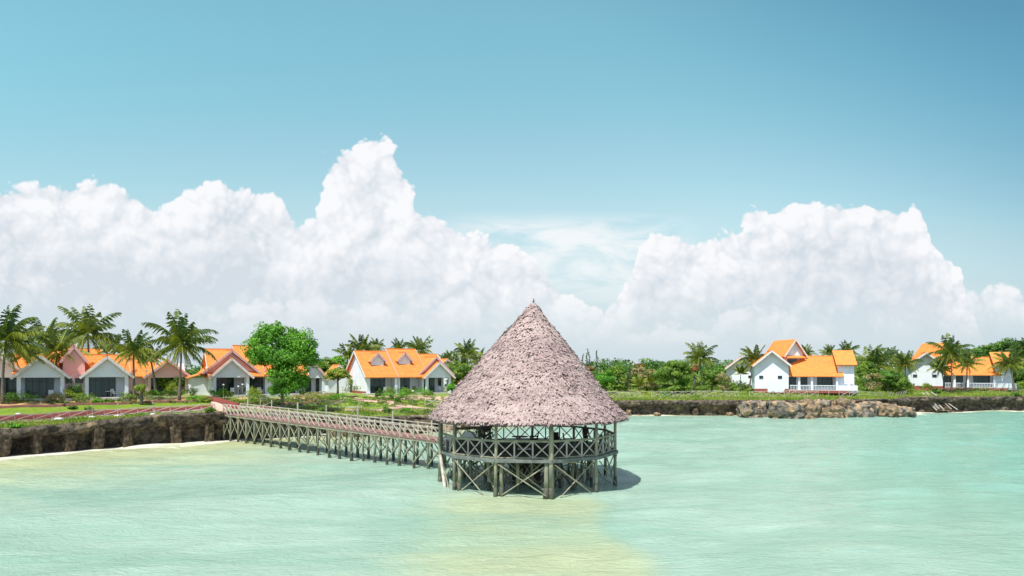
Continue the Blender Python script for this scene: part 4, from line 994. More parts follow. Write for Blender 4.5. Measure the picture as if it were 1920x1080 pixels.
# villas on the right shore
def villa(px, Y, floor, th, s, label, full=True):
    root = house_at(px, Y, floor, th, label, 'villa', 'villa')
    h = root
    gable_wall(h, 0, 6.3, 0, 9, 4.55, 6.95, 'y', M['white']); gable_roof(h, 0, 6.3, 0, 9, 4.55, 6.95, 'y', .45, .95, ends=(1, 0))
    MB().box(-.05, 6.35, -.05, 0, -.6, .18).build('plinth', M['plinth'], h)
    for x0, x1 in ((.85, 1.6), (4.3, 5.1)): glass_door(h, x0, x1, -.03, 2.0, 2.55, 1, name='window')
    if full: MB().box(2.3, 5.4, -1.5, -1.35, -.4, 1.75).build('screen_wall', M['white'], h)
    slab(h, 6.3, 18.4, -1.2, 3.0, -.45, 0)
    MB().box(6.4, 17.0, -1.25, -1.2, -.5, -.02).build('plinth', M['plinth'], h)
    # porch wing
    gable_wall(h, 6.3, 16.2, 3.0, 7.3, 3.2, 5.3, 'x', M['white'])
    gable_roof(h, 6.2, 16.0, .6, 9.4, 2.75, 6.0, 'x', .55, .25, ends=(1, 1))
    MB().box(6.35, 15.2, .55, .78, 2.38, 2.68).build('lintel', M['white'], h)
    for x in (8.3, 10.6, 15.1): column(h, x, .66, 2.38, .36)
    glass_door(h, 6.6, 8.0, 2.94, 0, 2.38, 2); glass_door(h, 8.6, 10.1, 2.94, 0, 2.38, 2); glass_door(h, 11.9, 14.7, 2.94, .5, 2.38, 3, name='window')
    # end block with its high tiled hood
    MB().box(15.35, 18.2, .9, 7.0, -.5, 5.0).build('wall', M['white'], h)
    MB().add([(14.9, .2, 4.35), (18.6, .2, 4.35), (18.6, 4.6, 7.0), (14.9, 4.6, 7.0), (14.9, .05, 4.52), (18.6, .05, 4.52), (18.6, 4.5, 7.18), (14.9, 4.5, 7.18)], [(0, 3, 2, 1), (4, 5, 6, 7), (0, 1, 5, 4), (1, 2, 6, 5), (2, 3, 7, 6), (3, 0, 4, 7)]).build('roof', M['tile'], h)
    MB().prism([(4.62, -.5), (7.0, -.5), (7.0, 5.3), (4.62, 6.9)], 'x', 15.4, 18.15).build('wall', M['white'], h)
    # balustrade
    b = MB(); b.box(6.4, 15.2, -1.15, -1.03, .78, .90)
    for k in range(33): x = 6.45 + k * .265; b.box(x, x + .07, -1.12, -1.06, 0, .78)
    b.build('balustrade', M['white'], h); MB().box(15.2, 18.4, -1.2, -1.02, -.4, .88).build('parapet', M['white'], h); MB().box(18.22, 18.4, -1.0, 2.0, -.4, .86).build('parapet', M['white'], h)
    # upper storey turned a little
    ct, st = math.cos(R(s)), math.sin(R(s))
    up = empty('upper_storey', (5.9, 2.6, 0), R(s)); up.parent = root
    def U(mb, name, m, par=None):
        o = mb.build(name, m, root)
        for v in o.data.vertices:
            x, y, z = v.co; v.co = (5.9 + ct * x - st * y, 2.6 + st * x + ct * y, z)
        return o
    bpy.data.objects.remove(up)
    U(MB().prism([(0, 3.0), (4.1, 3.0), (4.1, 6.6), (2.05, 9.1), (0, 6.6)], 'y', 0, 6.5), 'upper_wall', M['pink'])
    U(MB().prism([(.02, 6.25), (4.08, 6.25), (4.08, 6.6), (2.05, 9.06), (.02, 6.6)], 'y', -.03, -.003), 'gable_panel', M['white'])
    m = MB(); w = MB()
    for sg in (-1, 1):
        n = 9
        for i in range(n):
            d0 = 2.6 * i / n; d1 = 2.6 * (i + 1) / n; z0 = 9.14 - 1.22 * d0; z1 = 9.14 - 1.22 * d1; X0 = 2.05 + sg * d0; X1 = 2.05 + sg * d1
            vs = [(X0, -.7, z0), (X1, -.7, z1), (X1, -.7, z1 + .17), (X0, -.7, z0 + .14), (X0, 6.9, z0), (X1, 6.9, z1), (X1, 6.9, z1 + .17), (X0, 6.9, z0 + .14)]
            m.add(vs, [(0, 1, 2, 3), (7, 6, 5, 4), (0, 4, 5, 1), (2, 6, 7, 3), (1, 5, 6, 2)])
        w.beam((2.05, -.73, 9.16), (2.05 + sg * 2.6, -.73, 9.16 - 1.22 * 2.6), .05, .26)
    U(m, 'upper_roof', M['tile']); U(w, 'bargeboard', M['trim'])
    U(MB().box(.4, 3.6, -.5, 0, 4.1, 4.3), 'window_sill', M['white']); U(MB().box(.5, 2.7, -.06, -.005, 4.45, 5.6), 'window', M['glass'])
    U(MB().add([(-.1, -1.1, 5.75), (4.0, -1.1, 5.75), (4.0, 0, 6.15), (-.1, 0, 6.15), (-.1, -1.1, 5.88), (4.0, -1.1, 5.88), (4.0, -.01, 6.28), (-.1, -.01, 6.28)], [(0, 3, 2, 1), (4, 5, 6, 7), (0, 1, 5, 4), (1, 2, 6, 5), (2, 3, 7, 6), (3, 0, 4, 7)]), 'window_hood', M['tile'])
    return root
v1 = villa(1415, 125, 4.05, -16, 28, 'big white two-storey villa with a railed terrace, behind the grey boulders'); v1.scale = (.92, .95, 1.0)
villa(1703, 143, 4.1, -25, 36, 'white villa with red base at the far right, partly hidden by a palm', False)
h = house_at(1364, 146, 3.9, -16, 'small white gabled house with red base, left of and behind the two-storey villa', 'house', 'house')
gable_wall(h, 0, 5.6, 0, 9, 4.2, 6.4, 'y', M['white']); gable_roof(h, 0, 5.6, 0, 9, 4.2, 6.4, 'y', .45, .9, ends=(1, 0)); MB().box(-.05, 5.65, -.05, 0, -.5, .3).build('plinth', M['plinth'], h)
glass_door(h, 4.2, 4.9, -.03, 2.0, 2.5, 1, name='window'); gable_wall(h, 5.6, 9, 3, 9, 3.6, 5.8, 'x', M['white']); gable_roof(h, 4.5, 9, 2, 9, 3.6, 6.2, 'x')
h = house_at(1513, 160, 4.0, -10, 'pale orange roof of a distant house just above the right wing of the two-storey villa', 'house', 'house')
gable_wall(h, 0, 5, 0, 7, 4.4, 6.2, 'x', M['white']); gable_roof(h, 0, 5, 0, 7, 4.4, 6.4, 'x')

# terrace furniture of the cottages
def spot(hx, Y0, th, floor, x, y):
    c, s = math.cos(R(th)), math.sin(R(th)); X0 = (hx - 960) / FPX * Y0
    return (X0 + c * x - s * y, Y0 + s * x + c * y, floor)
A1 = (31, 76.5, 35, 4.5); A2 = (398, 92.5, 30, 4.33); A3 = (688, 106, 30, 4.05); A4 = (277, 97, 32, 4.2); A5 = (1415, 125, -16, 4.05)
for a, x, y, rz, lb in [(A1, 3.3, 1.2, 200, 'white plastic chair on the left porch of the twin-gabled cottage'), (A1, 9.6, 1.3, 160, 'white plastic chair on the right porch of the twin-gabled cottage'),
                        (A2, 2.7, .6, 190, 'white plastic chair in front of the glass door under the pink double gable'), (A2, 6.3, .6, 170, 'white plastic chair left of the big green tree trunk, second porch bay'), (A2, 9.6, .9, 200, 'white plastic chair seen through the lower leaves of the big green tree'),
                        (A3, 3.2, .7, 190, 'white plastic chair in the left bay of the middle cottage'), (A3, 12.6, .4, 150, 'white plastic chair in the right bay of the middle cottage'), (A3, 13.3, -.2, 210, 'white plastic chair at the right porch corner of the middle cottage'), (A4, 3.6, .6, 180, 'white plastic chair on the porch of the pinkish shaded cottage')]:
    p = spot(*a, x, y); armchair(M['plastic'], lb, 'chair', 'white plastic porch chairs', p, R(rz), 'plastic_chair', .95)
for a, x, y, lb in [(A1, 9.0, .9, 'white round table on the right porch of the twin-gabled cottage'), (A2, 3.5, .3, 'dark small table between the chairs under the pink double gable'), (A3, 4.0, .8, 'dark small table in the left bay of the middle cottage'), (A3, 8.6, .9, 'dark small table in the middle bay of the middle cottage')]:
    table(M['plastic'] if 'white' in lb else M['wicker'], M['wicker'], lb, spot(*a, x, y), .4)
armchair(M['wicker'], 'dark wicker chair beside the column under the pink double gable', 'chair', None, spot(*A2, 4.3, -.2), R(200), 'wicker_chair'); armchair(M['wicker'], 'dark wicker chair on the middle bay of the cottage with dormers', 'chair', None, spot(*A3, 8.0, .4), R(180), 'wicker_chair')
for k, x in enumerate((16.6, 17.6)):
    root = empty('deck_chair', spot(*A5, x * .92, -.2), R(150), ['white reclining deck chair at the right end of the villa terrace, inner one', 'white reclining deck chair at the right end of the villa terrace, outermost'][k], 'deck chair', 'deck chairs of the villa terrace')
    MB().prism([(-.5, .32), (.3, .34), (.8, 1.15), (.74, 1.18), (.26, .40), (-.5, .38)], 'x', -.3, .3).build('seat', M['plastic'], root)
    for sx in (-.27, .27):
        MB().beam((sx, -.45, .33), (sx, .1, 0), .05, .05).build('leg', M['dark'], root); MB().beam((sx, .5, .65), (sx, -.1, 0), .05, .05).build('leg', M['dark'], root)

# ------------------------------------------------------------------ vegetation
def leafcloud(name, lobes, n, size, seed, up=.35, puff=14, pr=.36, tb=(0, 1)):
    """leaves spread on many small puffs over the lobes; lobes = (x,y,z, rx,ry,rz)"""
    r = np.random.RandomState(seed); C = []; NR = []; TR = []
    vol = np.array([l[3] * l[4] * l[5] for l in lobes]) ** .66; vol /= vol.sum()
    for l, fr in zip(lobes, vol):
        k = max(5, int(puff)); m = int(n * fr / k) + 1
        for j in range(k):
            d = r.normal(size=3); d /= np.linalg.norm(d)
            if d[2] < -.55: d[2] *= -.5
            q = r.uniform(.45, .92); pc = d * q; rad = pr * r.uniform(.6, 1.25); tone = r.uniform(tb[0], tb[1])
            e = r.normal(size=(m, 3)); e /= np.linalg.norm(e, axis=1)[:, None]; e *= (r.uniform(.25, 1, m) ** .5)[:, None]
            p = pc + e * rad * np.array([1, 1, .8])
            C.append(p * np.array(l[3:6]) + np.array(l[0:3])); NR.append(e * .8 + d * .5); TR.append(np.full(m, tone))
    C = np.concatenate(C); N = np.concatenate(NR); T = np.concatenate(TR); m = len(C)
    N = N + r.normal(size=(m, 3)) * .55; N[:, 2] += up; N /= np.linalg.norm(N, axis=1)[:, None]
    A = np.cross(N, r.normal(size=(m, 3))); A /= np.linalg.norm(A, axis=1)[:, None]; B = np.cross(N, A)
    s = size * r.uniform(.55, 1.35, m)[:, None]
    V = np.stack([C - A * s, C - B * s * .45 + N * s * .12, C + A * s, C + B * s * .45 + N * s * .12], 1).reshape(-1, 3)
    F = np.arange(4 * m).reshape(-1, 4)
    return npmesh(name, V, F, np.clip(T * .65 + r.uniform(0, .45, m), 0, 1))
def frond(V, F, T, az, el, L, r, droop, wind, wl=.085, tone=.5, nst=24):
    p = np.array([0.0, 0, 0]); d = np.array([math.cos(az) * math.cos(el), math.sin(az) * math.cos(el), math.sin(el)]); n = nst; st = L / n; side0 = np.array([-math.sin(az), math.cos(az), 0])
    for i in range(n + 1):
        t = i / n
        d = d + np.array([wind, 0, -droop]) * st * (.25 + t); d /= np.linalg.norm(d)
        q = p + d * st * (1 - .0 * t); sd = np.cross(d, [0, 0, 1.0]); sd = side0 if np.linalg.norm(sd) < .2 else sd / np.linalg.norm(sd); u = np.cross(sd, d)
        w = .05 * (1 - t) + .012; b = len(V); V += [p - sd * w, p + sd * w, q + sd * w * .8, q - sd * w * .8]; F.append((b, b + 1, b + 2, b + 3)); T.append(.9)
        if t > .1:
            ll = (math.sin(math.pi * min(1, .16 + .80 * t)) ** .55) * L * .24 * r.uniform(.8, 1.15)
            for s in (-1, 1):
                dr = d * (.45 + .5 * t) + sd * s * (.85 - .3 * t) + np.array([wind * 1.2, 0, -.42 - r.uniform(0, .55)]); dr /= np.linalg.norm(dr)
                e = p + d * st * r.uniform(0, 1); mid = e + dr * ll * .5 + np.array([0, 0, .03]); tip = e + (dr + np.array([0, 0, -.25])) * ll; ww = wl * .5
                b = len(V); V += [e - d * ww, e + d * ww, mid + d * ww * 1.1, tip, ]; F.append((b, b + 1, b + 2, b + 3)); T.append(float(np.clip(tone + r.normal(0, .16) - .15 * s * math.sin(az), 0, 1)))
        p = q
def palm_crown(name, seed, n=22, L=4.0, wind=.10, droop=.30, low=-35, m='palmleaf', wl=.09):
    r = np.random.RandomState(seed); V = []; F = []; T = []
    for k in range(n):
        f = k / n; az = k * 2.39996 + r.uniform(-.25, .25); el = math.radians(82 - (82 - low) * f ** 1.05 + r.uniform(-8, 8))
        frond(V, F, T, az, el, L * r.uniform(.8, 1.08) * (.78 + .3 * math.sin(math.pi * min(1, .15 + f))), r, droop * r.uniform(.7, 1.3), wind * r.uniform(.3, 1.6), wl, float(np.clip(.12 + .55 * f + r.normal(0, .2), 0, 1)))
    return npmesh(name, np.array(V), F, T)
CR = [palm_crown('palm_crown_%s' % c, sd, n, L, w, d, lo) for c, sd, n, L, w, d, lo in (('a', 1, 34, 3.9, .16, .42, -62), ('b', 2, 27, 3.6, .12, .46, -50), ('c', 3, 36, 4.1, .18, .38, -60), ('d', 4, 23, 3.4, .10, .46, -30), ('e', 5, 28, 3.6, -.14, .42, -55))]
YC = palm_crown('yellow_palm_crown', 9, 16, 2.6, .03, .45, 15)
FANC = palm_crown('small_palm_crown', 12, 16, 1.9, .0, .35, 0, wl=.12)
def palm(px, Y, cpy, v, label, sc=1.0, bpx=None, rz=0.0, group='coconut palms', mesh=None, m=None, tr=.16, nuts=True, basez=None):
    """crown centre at image point (px,cpy) at depth Y, trunk curving from bpx"""
    c = W(px, cpy, Y); bx = ((bpx or px) - 960) / FPX * Y; o = Vector((bx, Y, G(bx, Y) if basez is None else basez)); h = c - o
    root = empty('coconut_palm', o, 0, label, 'palm', group)
    lean = Vector((h.x, 0, 0)); pts = []; rs = []
    for i in range(9):
        t = i / 8; pts.append(Vector((h.x * (t ** 1.6), .25 * math.sin(t * 3 + px), h.z * t - (.35 if i == 0 else 0)))); rs.append(tr * (1.5 - .6 * min(1, t * 3)) if t < .34 else tr * (.9 - .25 * t))
    MB().path(pts, rs, 8).build('trunk', M['bark'], root, smooth=True)
    k = link('crown', mesh or CR[v], m or M['palmleaf'], root, pts[-1], rz); k.scale = (sc, sc, sc)
    if nuts:
        b = MB(); rr = random.Random(int(px))
        for j in range(7):
            a = rr.uniform(0, 6.28); q = pts[-1] + Vector((math.cos(a) * .28, math.sin(a) * .28, -.22 - rr.uniform(0, .25)))
            b.path([q + Vector((0, 0, .13)), q + Vector((0, 0, .05)), q - Vector((0, 0, .07)), q - Vector((0, 0, .14))], [.03, .12, .12, .03], 6)
        b.build('coconuts', M['leafyellow'], root)
    return root
for a in [
    (10, 74, 640, 0, 'tallest dark palm at the left edge of the picture, cut by the frame', 1.18, 8, .3),
    (88, 92, 636, 3, 'palm top with upright fronds between the left edge palm and the tall bent one', 1.0, 84, 1.2),
    (166, 93, 628, 2, 'tall palm with a wide bent crown rising behind the twin-gabled cottage', 1.15, 171, 2.2),
    (108, 81, 660, 4, 'bushy yellowish palm standing in front of the twin-gabled cottage', .95, 103, .5),
    (52, 82, 668, 1, 'low leaning palm crown just right of the tall left edge palm', 1.0, 40, 4.0),
    (214, 100, 655, 3, 'small palm top between the tall bent palm and the slim dark one', .85, 214, 2.6),
    (253, 83, 660, 1, 'slim dark palm at the right corner of the twin-gabled cottage', .92, 250, .9),
    (338, 86, 646, 0, 'large full palm standing alone between the pinkish cottage and the pink double gable', 1.20, 338, 5.2),
    (284, 92, 672, 3, 'short palm with drooping yellow fronds in front of the pinkish cottage', .7, 290, 3.1),
    (652, 128, 668, 3, 'small palm at the left end of the middle cottage roof', .9, 648, 1.0),
    (679, 130, 657, 4, 'palm leaning right above the left ridge of the middle cottage', 1.05, 676, 2.0),
    (706, 134, 653, 3, 'small round palm top above the left dormer of the middle cottage', .7, 706, 3.0),
    (746, 134, 656, 3, 'tiny palm top above the right ridge step of the middle cottage', .8, 746, 4.4),
    (785, 132, 658, 4, 'upright palm with wind-blown fronds above the right dormer', 1.0, 787, 5.6),
    (832, 165, 676, 3, 'tiny far palm left of the distant pink edged gable', .6, 832, .2), (842, 165, 672, 3, 'tiny far palm right of the distant pink edged gable', .7, 843, 2.2),
    (876, 124, 664, 1, 'tall palm in the clump at the left slope of the thatch roof', .95, 878, 1.5),
    (862, 122, 690, 3, 'lower wide palm at the foot of the clump beside the thatch roof', .95, 860, 3.5),
    (898, 130, 678, 3, 'palm half hidden by the left slope of the thatch roof', .9, 898, .6),
    (1313, 140, 672, 2, 'palm with pale hanging fronds among the trees left of the villas', 1.0, 1316, 1.4),
    (1415, 132, 676, 1, 'palm in front of the gap between the small gabled house and the villa', 1.05, 1406, 2.4),
    (1512, 165, 665, 3, 'palm top right behind the upper gable of the two-storey villa', .9, 1512, .8),
    (1588, 150, 662, 3, 'palm top above the high right roof block of the two-storey villa', .95, 1586, 3.9),
    (1556, 165, 662, 3, 'dark palm top above the porch roof of the two-storey villa', .75, 1558, 1.9),
    (1640, 140, 682, 2, 'wide green palm in the trees just right of the two-storey villa', 1.15, 1637, .1),
    (1697, 138, 684, 1, 'dark palm at the left corner of the far right villa', 1.0, 1699, 2.9),
    (1670, 150, 672, 3, 'small palm between the wide green palm and the far right villa', .9, 1668, 5.0),
    (1781, 132, 664, 0, 'tallest right palm, standing before the far right villa', 1.10, 1784, 4.2),
    (1812, 134, 682, 4, 'shorter palm right beside the tallest right palm', .85, 1811, 1.1),
    (1762, 136, 690, 1, 'low palm left of the tallest right palm, hanging over the villa gable', .8, 1770, .4),
    (1896, 134, 684, 1, 'palm at the right corner of the far right villa', 1.05, 1900, 2.1),
    (1925, 140, 668, 2, 'dense palm cut by the right edge of the picture', 1.1, 1922, 3.3)]:
    palm(*a)
palm(1389, 133, 700, 0, 'small round-headed palm on a thin stem before the small gabled house', 1.05, 1388.5, .3, None, FANC, M['palmleaf'], .09, False)
for px, Y, cpy, sc, lb in [(1200, 128, 722, .85, 'bright yellow-green young palm at the cliff top fence, right of the thatch roof'), (1178, 131, 718, .7, 'small yellowish young palm left of the brightest young palm'), (1219, 133, 716, .75, 'young feathery palm behind the brightest young palm'), (1335, 132, 722, .55, 'young palm sprout by the fence, between two green shrubs right of the round tree')]:
    palm(px, Y, cpy, 0, lb, sc, px, px * .1, None, YC, M['palmyellow'], .10, False)

def tree(px, Y, hgt, lobes, n, size, m, label, seed, trunk=.16, limbs=4, name='broadleaf_tree', cat='tree', group=None, puff=16, pr=.36, base=None, tb=(0, 1)):
    """lobes relative to the trunk foot in metres"""
    x = (px - 960) / FPX * Y; o = Vector((x, Y, G(x, Y) if base is None else base)); root = empty(name, o, 0, label, cat, group); r = random.Random(seed)
    lo = min(l[2] - l[5] * .3 for l in lobes)
    MB().path([(0, 0, -.3), (.04, 0, lo * .5), (.0, .05, lo), (.05, 0, lo + (hgt - lo) * .4)], [trunk * 1.35, trunk, trunk * .85, trunk * .3], 8).build('trunk', M['bark'], root, smooth=True)
    for l in lobes[:limbs]:
        e = Vector(l[0:3]) + Vector((0, 0, l[5] * .3)); s = Vector((0, 0, lo * .85)); mid = s.lerp(e, .5) + Vector((r.uniform(-.2, .2), r.uniform(-.2, .2), -.1))
        MB().path([s, mid, e], [trunk * .6, trunk * .42, trunk * .15], 6).build('limb', M['bark'], root)
    link('crown', leafcloud('crown', lobes, n, size, seed, puff=puff, pr=pr, tb=tb), M[m], root)
    return root
# the big bright green tree before the second cottage
bt = tree(529, 82, 9.5, [(-1.9, 0, 7.2, 2.4, 2.1, 2.1), (1.5, .2, 6.9, 2.3, 2.0, 2.0), (-2.7, .2, 5.6, 1.9, 1.8, 1.6), (.0, -.4, 5.6, 2.7, 2.2, 2.0), (2.3, .1, 4.9, 2.0, 1.9, 1.9), (-.2, 0, 3.8, 2.3, 1.8, 1.8), (1.0, 0, 2.6, 1.9, 1.6, 1.5), (-1.0, 0, 8.3, 1.4, 1.2, 1.2), (3.2, 0, 6.0, 1.0, .9, 1.1), (-.3, 0, 2.0, 1.3, 1.1, 1.0), (2.0, 0, 3.0, 1.1, 1, 1.3)], 30000, .15, 'leafbright', 'big bright green bushy tree before the cottage with the pink double gable', 3, .17, 5, puff=34, pr=.40, tb=(-.3, 1.1))
bt.scale = (1.03, 1.03, 1.12)
T_ = [
    (601, 118, 5, [(0, 0, 3.0, 2.3, 2, 1.9), (1.2, 0, 4.4, 1.9, 1.6, 1.4)], 3400, .20, 'leafmid', 'leafy tree right of the pale cottage gable, touching the sky', 21),
    (636, 121, 6, [(0, 0, 4.5, 2.6, 2, 2.0), (-1.6, 0, 3.0, 2.0, 1.8, 1.8), (1.2, 0, 2.2, 2, 1.6, 1.4)], 4000, .20, 'leafbright', 'bright green tree beside the left wall of the middle cottage', 22),
    (633, 99, 4.4, [(0, 0, 3.4, 1.5, 1.3, 1.0), (.9, 0, 3.0, 1.0, 1, .8), (-1, 0, 2.9, 1.0, 1, .8)], 2200, .15, 'leafyellow', 'small yellow-green tree on a thin trunk left of the middle cottage', 23),
    (322, 100, 4, [(0, 0, 2.2, 1.9, 1.6, 1.9), (1.4, 0, 1.6, 1.2, 1.2, 1.3)], 2400, .17, 'leafmid', 'dark green tree behind the trunk of the large full palm', 24),
    (265, 80, 3, [(0, 0, 1.9, .8, .8, .8)], 900, .12, 'leafyellow', 'small bright yellow-green tree at the right corner of the twin-gabled cottage', 25),
    (862, 118, 5, [(0, 0, 3.4, 2.6, 2, 2.0), (2, 0, 2.4, 2, 2, 1.8), (-1, 0, 1.6, 1.6, 1.5, 1.2)], 3800, .20, 'leafmid', 'bushy green tree under the palm clump left of the thatch roof', 26),
    (868, 112, 2.6, [(0, 0, 1.7, 1.0, .9, .8)], 900, .15, 'leafred', 'orange-red flowering shrub tree left of the thatch roof', 27),
    (848, 108, 2.2, [(0, 0, 1.1, 1.0, .9, 1.0)], 900, .15, 'leafbright', 'light green bush between the middle cottage and the flowering shrub', 28),
    (1263, 126, 7, [(0, 0, 4.0, 3.4, 2.6, 2.1), (-2, 0, 3.1, 1.9, 1.8, 1.6), (2, 0, 3.0, 1.9, 1.8, 1.7), (.5, 0, 5.2, 2.2, 2, 1.0)], 7000, .19, 'leafmid', 'round dome-shaped green tree behind the cliff fence, right of the thatch roof', 31),
    (1136, 127, 4.5, [(0, 0, 2.4, 2.2, 1.8, 2.0), (-1.3, 0, 1.6, 1.4, 1.2, 1.4)], 3600, .18, 'leafbright', 'bright green rounded tree right beside the right slope of the thatch roof', 32),
    (1212, 134, 5, [(0, 0, 3.2, 2.4, 1.6, 1.6), (-1.8, 0, 3.9, 1.6, 1.4, 1.2)], 3200, .20, 'leafpink', 'pale pinkish dry tree behind the bright young palms', 33),
    (1198, 140, 6, [(0, 0, 5.0, 1.1, 1, .6)], 600, .20, 'leafred', 'reddish flowering tree top above the pale dry tree', 34),
    (1302, 133, 6, [(0, 0, 4.3, .9, .8, 1.1)], 700, .18, 'leafred', 'orange-red flowering tree right of the round dome-shaped tree', 35),
    (1106, 138, 6, [(0, 0, 4.3, 1.1, .9, .6)], 600, .18, 'leafred', 'orange-red flowering tree hidden half behind the right slope of the thatch', 36),
    (1334, 131, 5, [(0, 0, 3.2, 2.4, 1.8, 1.7), (.5, 0, 1.7, 2.0, 1.4, 1.2)], 3600, .18, 'leafmid', 'olive green tree under the palm with pale hanging fronds', 37),
    (1356, 128, 4, [(0, 0, 2.6, 1.5, 1.2, 1.6)], 1100, .15, 'leafpink', 'thin half-bare pale tree left of the small gabled house', 38),
    (1280, 129, 2.6, [(0, 0, 1.7, 1.1, .9, .7)], 900, .15, 'leafbright', 'small bright green tree at the fence, right foot of the round tree', 39),
    (1160, 134, 5, [(0, 0, 3.2, 1.9, 1.5, 2.0)], 2400, .19, 'leafmid', 'mid green tree between the bright rounded tree and the dark casuarina', 40),
    (1625, 136, 5, [(0, 0, 3.6, 2.4, 2, 2.2), (2, 0, 2.6, 2.2, 1.8, 1.8)], 3800, .20, 'leafmid', 'green tree at the right end of the two-storey villa', 41),
    (1637, 130, 4, [(0, 0, 2.9, 1.8, 1.2, .9)], 1000, .14, 'leafpink', 'bare pinkish branching tree in front of the wide green palm', 42),
    (1665, 134, 4.4, [(0, 0, 2.8, 2.6, 2, 2.0)], 3200, .20, 'leafdark', 'dark green tree between the bare pinkish tree and the far right villa', 43),
    (1690, 131, 4.0, [(0, 0, 2.2, 1.5, 1.3, 1.9)], 2200, .18, 'leafmid', 'leafy tree against the left corner of the far right villa', 44),
    (1838, 172, 10, [(0, 0, 7.6, 4.2, 3, 2.6), (-3.6, 0, 6.2, 3, 3, 2.4)], 5200, .28, 'leafdark', 'large dark rounded tree above the raised roof of the far right villa', 45),
    (1868, 168, 11, [(0, 0, 8.2, 3.6, 3, 2.6), (3, 0, 6.5, 3, 3, 2.6)], 5200, .28, 'leafdark', 'tall dark tree behind the right end of the far right villa', 46),
    (1895, 160, 12, [(0, 0, 9.0, 3.8, 3, 3.0), (1.5, 0, 5.5, 3.8, 3, 3.0)], 5600, .27, 'leafdark', 'highest dark tree near the right edge of the picture', 47),
    (1930, 156, 11, [(0, 0, 8.0, 4, 3, 3.4), (0, 0, 4, 4, 3, 3)], 5600, .27, 'leafmid', 'big green tree cut by the right edge of the picture', 48),
    (1900, 141, 5, [(0, 0, 3, 2.4, 2, 2.6)], 3000, .20, 'leafdark', 'dark bushy tree behind the low white wall at the right edge', 49),
    (1812, 178, 9.5, [(0, 0, 7.4, 3.6, 3, 1.6)], 2200, .28, 'leafdark', 'open-crowned dark tree behind the shorter right palm', 50),
]
for a in T_:
    a = list(a); big = max(a[3], key=lambda l: l[3]); low = min(l[2] - l[5] for l in a[3])
    if low > .8 and a[6] != 'leafred' and 'top' not in a[7] and 'thin trunk' not in a[7] and 'palm clump' not in a[7] and a[1] > 110:
        a[3] = a[3] + [(big[0] * .5, 0, max(.9, low * .55), big[3] * .85, big[4] * .8, max(.9, low * .6)), (big[0] + big[3] * .5, 0, max(.8, low * .6), big[3] * .5, big[4] * .5, max(.7, low * .5))]
    a[4] = int(a[4] * 1.7); tree(*a, limbs=2, puff=24, pr=.38, tb=(-.25, 1.1))
def casuarina(px, Y, tpy, w, label, seed):
    x = (px - 960) / FPX * Y; o = Vector((x, Y, G(x, Y))); hh = W(px, tpy, Y).z - o.z; root = empty('casuarina_tree', o, 0, label, 'tree', 'casuarina trees')
    lean = .5 * math.sin(seed * 2.1); MB().path([(0, 0, -.3), (.1, 0, hh * .5), (lean, 0, hh)], [.12, .06, .015], 6).build('trunk', M['bark'], root)
    r = np.random.RandomState(seed); V = []; F = []
    for k in range(330):
        t = r.uniform(.12, 1) ** .8; rr = w * (1.05 - t) * r.uniform(.2, 1) + .02; a = r.uniform(0, 6.28); z = t * hh; c, s = math.cos(a), math.sin(a)
        if math.sin(t * 23 + seed * 2 + a) > .35: continue
        b = len(V); L = r.uniform(.5, 1.1) * (1.1 - t * .7); lx = lean * t * t; V += [(c * rr * .3 + lx, s * rr * .3, z), (c * rr * .3 + lx, s * rr * .3, z + .08), (c * (rr + .1) + .10 + lx, s * (rr + .1), z + L * .55), (c * (rr + .1) - .03 + lx, s * (rr + .1), z + L * .45)]; F.append((b, b + 1, b + 2, b + 3))
    link('crown', npmesh('crown', V, F, r.uniform(0, 1, len(F))), M['needle'], root)
for a in [(1098, 140, 655, 1.1, 'thin dark casuarina rising from the right slope of the thatch, left one', 1), (1108, 142, 661, 1.2, 'middle one of the thin casuarinas right of the thatch roof', 2), (1119, 139, 656, 1.1, 'straight casuarina, rightmost of the three beside the thatch roof', 3), (1178, 130, 682, 1.3, 'dark narrow casuarina behind the fence, left of the yellow young palms', 4), (906, 150, 658, 1.6, 'feathery casuarina touching the left slope of the thatch roof', 5), (890, 155, 664, 1.2, 'small feathery casuarina above the palm clump left of the thatch', 6), (1090, 150, 664, 1.2, 'wispy casuarina tip just over the right slope of the thatch', 7)]: casuarina(*a)

